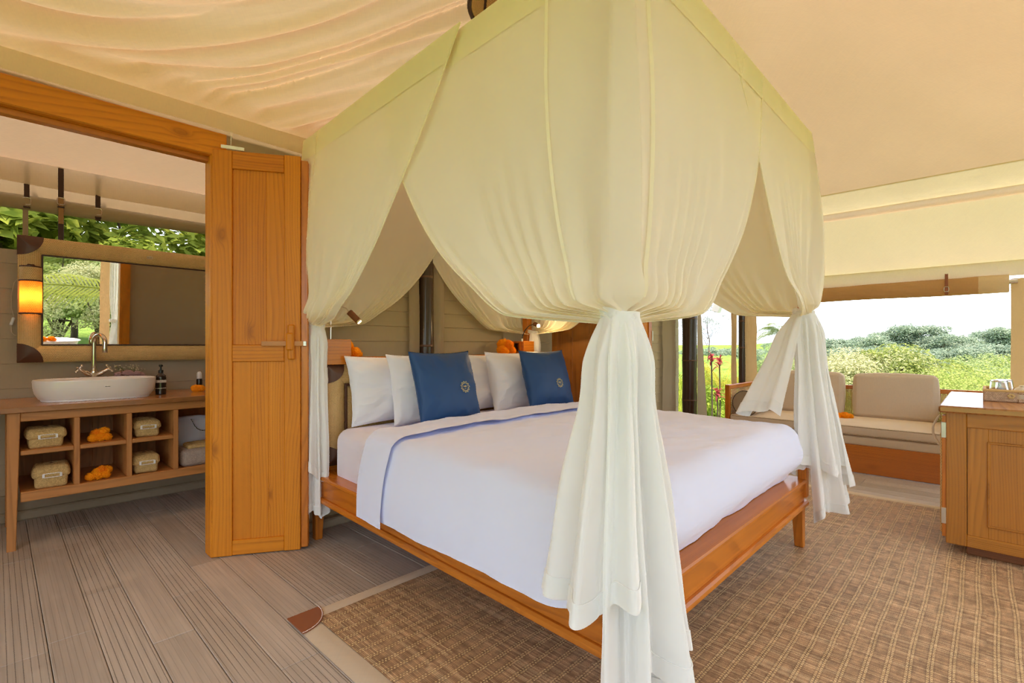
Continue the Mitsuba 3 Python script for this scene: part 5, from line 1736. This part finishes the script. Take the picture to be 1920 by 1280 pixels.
def crown(seed, n_leaf, size, blobs, col_a, col_b, H, R, zlo=.25):
    """Leaf cloud on a cluster of lumps; returns mesh and vertex colours."""
    g = np.random.default_rng(seed)
    cs, rs = [], []
    for i in range(blobs):
        ph = g.uniform(0, 2 * np.pi)
        hh = g.uniform(zlo + .12, .86)
        env = math.sqrt(max(.05, 1 - ((hh - .58) / .48) ** 2))
        rr = R * env * g.uniform(.15, .78)
        cs.append((rr * math.cos(ph), rr * math.sin(ph), hh * H))
        rs.append(R * g.uniform(.20, .40))
    cs, rs = np.array(cs), np.array(rs)
    w = rs ** 2 / (rs ** 2).sum()
    idx = g.choice(blobs, n_leaf, p=w)
    d = g.normal(size=(n_leaf, 3))
    d /= np.linalg.norm(d, axis=1, keepdims=True)
    d[:, 2] = np.where(d[:, 2] < -.35, -d[:, 2], d[:, 2])
    rad = rs[idx] * (g.uniform(.62, 1.02, n_leaf))
    c = cs[idx] + d * rad[:, None] * np.array([1, 1, .72])
    nrm = d * .6 + g.normal(size=(n_leaf, 3)) * .45 + np.array([0, 0, .55])
    v, f = leaf_quads(c, nrm, size, g)
    t = g.uniform(0, 1, n_leaf) * .6 + .4 * g.uniform(0, 1, blobs)[idx]
    col = np.array(col_a)[None] * (1 - t[:, None]) + np.array(col_b)[None] * t[:, None]
    return trimesh.Trimesh(v, f, process=False), np.repeat(col, 4, 0), cs, rs


def trunk(seed, H, r, cs, R):
    g = np.random.default_rng(seed + 99)
    ms = [tube([(0, 0, -.6), (.02 * H * g.normal(), .02 * H * g.normal(), H * .3), (.03 * H * g.normal(), .03 * H * g.normal(), H * .6)], [r, r * .75, r * .4], 8)]
    for c in cs[g.choice(len(cs), min(9, len(cs)), replace=False)]:
        ms.append(tube([(0, 0, H * g.uniform(.2, .4)), (c[0] * .45, c[1] * .45, H * .3 + (c[2] - H * .3) * .6), tuple(c)], [r * .45, r * .3, r * .12], 6, caps=False))
    return cat(ms)


PROTO = {}


def proto(name, seed, n, size, blobs, ca, cb, H, R, zlo=.25, tr=.18):
    m, col, cs, rs = crown(seed, n, size, blobs, ca, cb, H, R, zlo)
    PROTO[name] = (mikit.ply(m, 'mat_leaf', smooth=False, color=col), mikit.ply(trunk(seed, H, tr, cs, R), 'mat_bark', smooth=True), float(np.percentile(m.vertices[:, 2], 99.6)) / .97)


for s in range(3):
    proto(f'far{s}', 10 + s, 5500, .42, 26, (.25, .34, .25), (.48, .56, .42), 10, 5.2, tr=.3)  # far leaves: distance haze painted into the colours as pale blue-green
    proto(f'mid{s}', 20 + s, 7000, .28, 26, (.26, .36, .13), (.55, .62, .30), 8.5, 4.2, tr=.22)
proto('round', 31, 14000, .15, 30, (.20, .29, .06), (.56, .58, .20), 8, 3.0, zlo=.3)
proto('bloom', 32, 13000, .13, 26, (.32, .38, .14), (.74, .70, .44), 8, 3.0, zlo=.3)
proto('lime', 33, 16000, .085, 30, (.25, .35, .07), (.58, .63, .22), 6, 3.4, zlo=.2)
proto('bush', 34, 3200, .09, 16, (.18, .32, .04), (.55, .64, .12), 1.3, .85, zlo=.0, tr=.03)
proto('thicket0', 35, 8000, .14, 26, (.10, .16, .02), (.42, .47, .08), 4.0, 1.5, zlo=.05, tr=.05)
proto('thicket1', 36, 7000, .17, 26, (.12, .19, .02), (.48, .52, .09), 4.2, 1.5, zlo=.05, tr=.05)
proto('bare', 37, 2600, .16, 18, (.20, .22, .17), (.34, .35, .27), 9, 3.2, zlo=.3, tr=.06)


def place_tree(kind, x, y, z, s, rot, label, cat_='tree', group=None, sz=None):
    k = thing({'bush': 'bush', 'thicket0': 'bush', 'thicket1': 'bush'}.get(kind, 'tree'), label, cat_, group)
    c, t, H = PROTO[kind]
    w = T().translate([x, y, z]).rotate([0, 0, 1], rot).scale([s, s, sz or s])
    part_dict(k, 'crown', {**c, 'to_world': w})
    part_dict(k, 'trunk', {**t, 'to_world': w})
    return k


def at(px, r):
    """World x, y in the direction of the picture column px, r metres ahead."""
    s = (px - 960) / 929.
    d = np.array([.7221 + .6917 * s, .6917 - .7222 * s])
    return d * r


def top_scale(kind, py, r, zg):
    top = 1.12 + (648 - py) / 929. * r
    return max(.25, (top - zg) / PROTO[kind][2] / .97)


g = np.random.default_rng(5)
# the far hillside
far = [(1340, 655, 120), (1400, 660, 110), (1436, 655, 105), (1470, 640, 112), (1505, 642, 108), (1545, 634, 104), (1572, 636, 98), (1600, 633, 108), (1632, 628, 96), (1660, 624, 104), (1690, 620, 100),
       (1712, 608, 98), (1735, 612, 100), (1760, 627, 94), (1785, 630, 97), (1812, 642, 92), (1835, 622, 104), (1862, 617, 98), (1888, 614, 96), (1915, 618, 100), (1950, 616, 98), (1990, 618, 99),
       (1520, 660, 86), (1556, 655, 84), (1590, 652, 82), (1625, 650, 80), (1660, 655, 78), (1695, 648, 82), (1730, 652, 76), (1765, 655, 79), (1800, 652, 78), (1832, 648, 82), (1866, 646, 80), (1900, 648, 78), (1940, 650, 80)]
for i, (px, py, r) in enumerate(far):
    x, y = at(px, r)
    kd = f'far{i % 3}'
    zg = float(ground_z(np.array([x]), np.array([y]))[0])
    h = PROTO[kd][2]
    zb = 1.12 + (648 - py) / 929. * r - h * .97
    place_tree(kd, x, y, min(zb, zg), max(1.0, top_scale(kd, py, r, zg)), 40 * i, *(('tallest tree on the distant wooded ridge, above the square daybed cushion', 'tree') if px == 1712 else ('tree on the distant wooded ridge, haze painted into its blue-green leaves', 'tree', 'trees on the distant ridge')))
mid = [(1445, 672, 60), (1475, 668, 58), (1512, 676, 52), (1548, 672, 50), (1585, 676, 48), (1622, 672, 54), (1655, 668, 52), (1760, 672, 46), (1795, 676, 44), (1828, 668, 48), (1862, 664, 46), (1896, 668, 44), (1930, 668, 46),
       (1740, 690, 36), (1776, 690, 38), (1846, 686, 36), (1880, 684, 35), (1920, 690, 36), (1500, 694, 38), (1535, 698, 34)]
for i, (px, py, r) in enumerate(mid):
    x, y = at(px, r)
    kd = f'mid{i % 3}'
    zg = float(ground_z(np.array([x]), np.array([y]))[0])
    place_tree(kd, x, y, zg, top_scale(kd, py, r, zg), 51 * i, 'green tree in the valley below the distant ridge', 'tree', 'trees in the valley')
near = [('bloom', 1590, 655, 24, 'pale blossoming tree outside the wide opening, left of the round green tree'), ('bloom', 1548, 668, 22, 'pale feathery tree just right of the net curtain, outside'),
        ('round', 1692, 651, 23, 'round leafy green tree in the middle of the wide opening'), ('round', 1648, 668, 25, 'leafy tree between the pale tree and the round green tree'),
        ('lime', 1818, 684, 17, 'bright lime-green bushy tree above the cabinet top'), ('lime', 1890, 680, 18, 'bright lime-green tree at the right end of the wide opening'),
        ('lime', 1625, 712, 17, 'low lime-green tree behind the daybed cushions'), ('lime', 1755, 706, 15, 'low lime-green tree right of the square daybed cushion')]
for i, (kd, px, py, r, lab) in enumerate(near):
    x, y = at(px, r)
    zg = float(ground_z(np.array([x]), np.array([y]))[0])
    place_tree(kd, x, y, zg, top_scale(kd, py, r, zg), 70 * i, lab)
x, y = at(1326, 60)
place_tree('bare', x, y, -1, 1.0, 0, 'thin-leaved grey tree on the skyline left of the slim post')
for i, (px, py, r, s, lab) in enumerate(((1344, 722, 9.4, .86, 'dense green bush standing in the grass under the red plants'), (1432, 718, 12, 1.2, 'green bush seen right of the slim post, above the bolster'), (1468, 724, 13, 1.3, 'green bush half hidden behind the net curtain tail'), (1405, 716, 15, 1.2, 'pale green bush behind the slim post'))):
    x, y = at(px, r)
    zg = float(ground_z(np.array([x]), np.array([y]))[0])
    place_tree('bush', x, y, zg, top_scale('bush', py, r, zg), 60 * i, lab, 'bush', sz=None)
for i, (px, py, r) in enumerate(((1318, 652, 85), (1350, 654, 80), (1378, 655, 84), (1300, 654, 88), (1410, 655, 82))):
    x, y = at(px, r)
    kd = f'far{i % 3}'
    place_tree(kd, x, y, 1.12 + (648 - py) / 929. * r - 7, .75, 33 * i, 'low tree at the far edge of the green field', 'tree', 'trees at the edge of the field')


# palms
def frond(L, droop, width, n=26, seed=0, ang0=.6):
    """One pinnate frond along +x: rachis and leaflets; returns mesh, colours."""
    gg = np.random.default_rng(seed)
    t = np.linspace(0, 1, 14)
    x = L * t * (1 - .18 * t)
    z = L * (math.sin(ang0) * t - droop * t ** 2.2)
    x = L * (math.cos(ang0) * t + .2 * t ** 2)
    spine = np.stack([x, 0 * t, z], 1)
    vs, fs, off = [], [], 0
    m = tube(spine, np.linspace(.02, .004, 14) * L / 2.2, 5)
    vs.append(m.vertices); fs.append(m.faces); off += len(m.vertices)
    for i in range(n):
        u = .12 + .88 * i / (n - 1)
        p = np.array([np.interp(u, t, spine[:, k]) for k in range(3)])
        ll = width * math.sin(min(1, .25 + u * 1.0) * math.pi * .93) ** .6 * gg.uniform(.85, 1.1)
        for sd in (-1, 1):
            tip = p + np.array([ll * .55, sd * ll * .72, -ll * .42 - .1 * ll * gg.random()])
            mid_ = p + np.array([ll * .25, sd * ll * .42, -.02 * ll])
            wv = np.array([.020, 0, .006]) * L / 2.0
            q = np.array([p - wv * .5, p + wv * .5, mid_ + wv, mid_ - wv, tip])
            vs.append(q); fs.append(np.array([[0, 1, 2], [0, 2, 3], [3, 2, 4]]) + off); off += 5
    v, f = np.vstack(vs), np.vstack(fs)
    return trimesh.Trimesh(v, f, process=False)


def palm(label, x, y, z, H, L, n, ca, cb, seed, width=.5, lean_=0.0, ang=(.15, 1.2), dr_=(.55, .95)):
    k = thing('palm', label, 'palm tree')
    gg = np.random.default_rng(seed)
    if H > .1:
        part(k, 'trunk', tube([(x - lean_, y, z), (x - lean_ * .4, y, z + H * .5), (x, y, z + H)], [.13, .10, .085], 10), 'mat_bark')
    for i in range(n):
        fm = frond(L * gg.uniform(.85, 1.1), gg.uniform(*dr_), width, seed=seed + i, ang0=gg.uniform(*ang))
        t = gg.random()
        c = np.array(ca) * (1 - t) + np.array(cb) * t
        fm.apply_transform(trimesh.transformations.rotation_matrix(2 * math.pi * i / n + gg.uniform(-.2, .2), [0, 0, 1]))
        fm.apply_translation([x, y, z + H])
        part(k, 'frond', fm, 'mat_leaf', smooth=False, color=np.tile(c, (len(fm.vertices), 1)))
    return k


x, y = at(1462, 24)
palm('tall coconut palm outside beyond the right-hand net curtain', x, y, -6.5, 8.2, 1.5, 12, (.16, .22, .06), (.34, .38, .14), 41, .42, .6)
x, y = at(1357, 15)
palm('young yellow-green palm in the field next to the red plants', x, y, -1.0, .45, 1.8, 14, (.26, .34, .05), (.62, .52, .09), 45, .40, ang=(.75, 1.45), dr_=(.18, .45))


# red cordylines
def cordyline(label, px, r, ztop, seed):
    gg = np.random.default_rng(seed)
    x, y = at(px, r)
    zg = float(ground_z(np.array([x]), np.array([y]))[0])
    k = thing('red_plant', label, 'plant', 'red-leaved plants in the field')
    part(k, 'stem', tube([(x, y, zg), (x + .03, y, (zg + ztop) / 2), (x, y, ztop - .12)], [.018, .014, .012], 6), 'mat_bark')
    for i in range(30):
        a, e = gg.uniform(0, 6.28), gg.uniform(.0, 1.4)
        L = gg.uniform(.15, .25)
        b = np.array([x, y, ztop - .17 + .14 * gg.random()])
        t = np.linspace(0, 1, 6)
        d = np.array([math.cos(a) * math.cos(e), math.sin(a) * math.cos(e), math.sin(e)])
        sd = np.array([-math.sin(a), math.cos(a), 0])
        P = b + d[None] * L * t[:, None] + np.array([0, 0, -.55 * L])[None] * (t ** 2.2)[:, None]
        w = (L * .075 * np.sin(np.clip(t * .9 + .1, 0, 1) * np.pi) ** .8)[:, None]
        col = np.array([.46, .06, .075]) * gg.uniform(.45, 1.25) + np.array([.04, .035, .03])
        lm = grid(np.stack([P - sd * w, P + sd * w], 1))
        part(k, 'leaf', lm, 'mat_leaf', smooth=False, color=np.tile(col, (len(lm.vertices), 1)))


for i, (px, r, zt_, lab) in enumerate(((1334, 8.6, .98, 'red-leaved plant in the field, tallest and leftmost of the three'), (1349, 8.9, .92, 'red-leaved plant in the field beside the taller one on its left'), (1345, 8.2, .42, 'red-leaved plant in the field, lowest of the three'))):
    cordyline(lab, px, r, zt_, 60 + i)

# grass of the field
gg = np.random.default_rng(12)
N = 26000
rr = 6.9 + 24 * gg.random(N) ** 1.9
th = np.radians(gg.uniform(15.0, 30.0, N))
x, y = rr * np.cos(th), rr * np.sin(th)
z = ground_z(x, y)
hgt = gg.uniform(.14, .38, N)
wdt = .006 + .0012 * rr
az = gg.uniform(0, 6.28, N)
dx, dy = np.cos(az), np.sin(az)
p0 = np.stack([x - dy * wdt, y + dx * wdt, z - .02], 1)
p1 = np.stack([x + dy * wdt, y - dx * wdt, z - .02], 1)
p2 = np.stack([x + dx * hgt * .45, y + dy * hgt * .45, z + hgt], 1)
v = np.stack([p0, p1, p2], 1).reshape(-1, 3)
tt = gg.random(N)[:, None]
col = np.repeat(np.array([.26, .36, .03]) * (1 - tt) + np.array([.56, .58, .10]) * tt, 3, 0)
kg = thing('grass', 'bright yellow-green grass of the field outside the first opening', 'grass', kind='stuff')
scene[kg] = mikit.ply(trimesh.Trimesh(v, np.arange(len(v)).reshape(-1, 3), process=False), 'mat_leaf', smooth=False, color=col)

# thicket behind the bathroom
for i, (x, y, s, rot) in enumerate(((-1.4, 7.1, .72, 10), (-.3, 6.9, .68, 80), (.9, 7.0, .75, 140), (1.9, 6.8, .68, 200), (3.0, 7.2, .75, 260), (.2, 8.6, 1.3, 300), (1.5, 8.9, 1.35, 20), (2.9, 8.7, 1.3, 50), (-1.2, 8.8, 1.35, 110), (4.2, 8.4, 1.3, 330))):
    place_tree(f'thicket{i % 2}', x, y, -.6, s, rot, 'dense leafy bush outside the bathroom opening', 'bush', 'bushes outside the bathroom opening')
# broad banana-like leaf and grass tuft at the window
k = thing('broad_leaf_plant', 'broad-leaved plant among the bushes outside the bathroom opening', 'plant')
for i, (dx_, L, a) in enumerate(((-.1, .8, .5), (.12, .9, 1.1), (0, 1.0, 2.3), (.05, .7, 3.6))):
    t = np.linspace(0, 1, 14)
    wv = .13 * np.sin(np.clip(t, .02, .98) * np.pi) ** .7
    sp_ = np.stack([.86 + dx_ + math.cos(a) * L * t * .6, 5.75 + math.sin(a) * L * .3 * t, 1.55 + L * (.9 * t - .55 * t ** 2)], 1)
    e = np.array([-math.sin(a), math.cos(a) * .3, .5])
    e /= np.linalg.norm(e)
    fm = grid(np.stack([sp_ - e * wv[:, None], sp_ + np.array([0, 0, -.015]), sp_ + e * wv[:, None]], 1))
    part(k, 'leaf', fm, 'mat_leaf', smooth=True, color=np.tile(np.array([.30, .42, .04]), (len(fm.vertices), 1)))
part(k, 'stem', cyl((.86, 5.75, -.6), (.86, 5.75, 1.6), .03), 'mat_stem')
k = thing('tall_grass', 'clump of tall arching grass at the left end of the bathroom opening', 'grass')
bl, colr = [], []
for i in range(260):
    a = gg.uniform(0, 6.28)
    L = gg.uniform(1.4, 2.3)
    b = np.array([.05 + gg.normal() * .28, 6.1 + gg.normal() * .2, -.6])
    o = gg.uniform(.2, .42)
    t = np.linspace(0, 1, 7)
    P = np.stack([b[0] + math.cos(a) * o * L * t ** 2, b[1] + math.sin(a) * o * L * t ** 2, b[2] + L * 1.45 * (t - .22 * t ** 3)], 1)
    w = (.013 * (1 - t ** 2) + .001)[:, None] * np.array([-math.sin(a), math.cos(a), 0])
    bl.append(grid(np.stack([P - w, P + w], 1)))
    colr.append(np.tile(np.array([.22, .32, .05]) * gg.uniform(.6, 1.6), (14, 1)))
part(k, 'blades', cat(bl), 'mat_leaf', smooth=False, color=np.vstack(colr), kind='stuff')

# trees before the tent, seen only in the mirror
for i, (x, y, s, rot, kd) in enumerate(((-.6, -8.2, .46, 10, 'mid0'), (1.2, -9.6, .5, 80, 'round'), (2.8, -8.8, .46, 150, 'mid1'), (.6, -12.5, .6, 220, 'mid2'), (3.4, -12.8, .6, 300, 'mid0'), (1.9, -14, .66, 10, 'round'), (1.8, -6.8, .42, 35, 'bloom'), (.3, -6.2, .36, 95, 'bloom'))):
    place_tree(kd, x, y, -1.2, s, rot, 'leafy tree before the tent, seen in the mirror', 'tree', 'trees seen in the mirror')
k = thing('palm_frond', 'long palm frond hanging before the front opening, seen in the mirror', 'plant')
fm = frond(2.0, .30, .55, n=34, seed=3, ang0=.05)
fm.apply_transform(trimesh.transformations.rotation_matrix(math.pi * .96, [0, 0, 1]))
fm.apply_transform(trimesh.transformations.rotation_matrix(.9, [1, 0, 0]))
fm.apply_translation([1.75, -3.6, 1.35])
part(k, 'leaflets', fm, 'mat_leaf', smooth=False, color=np.tile(np.array([.42, .46, .10]), (len(fm.vertices), 1)))
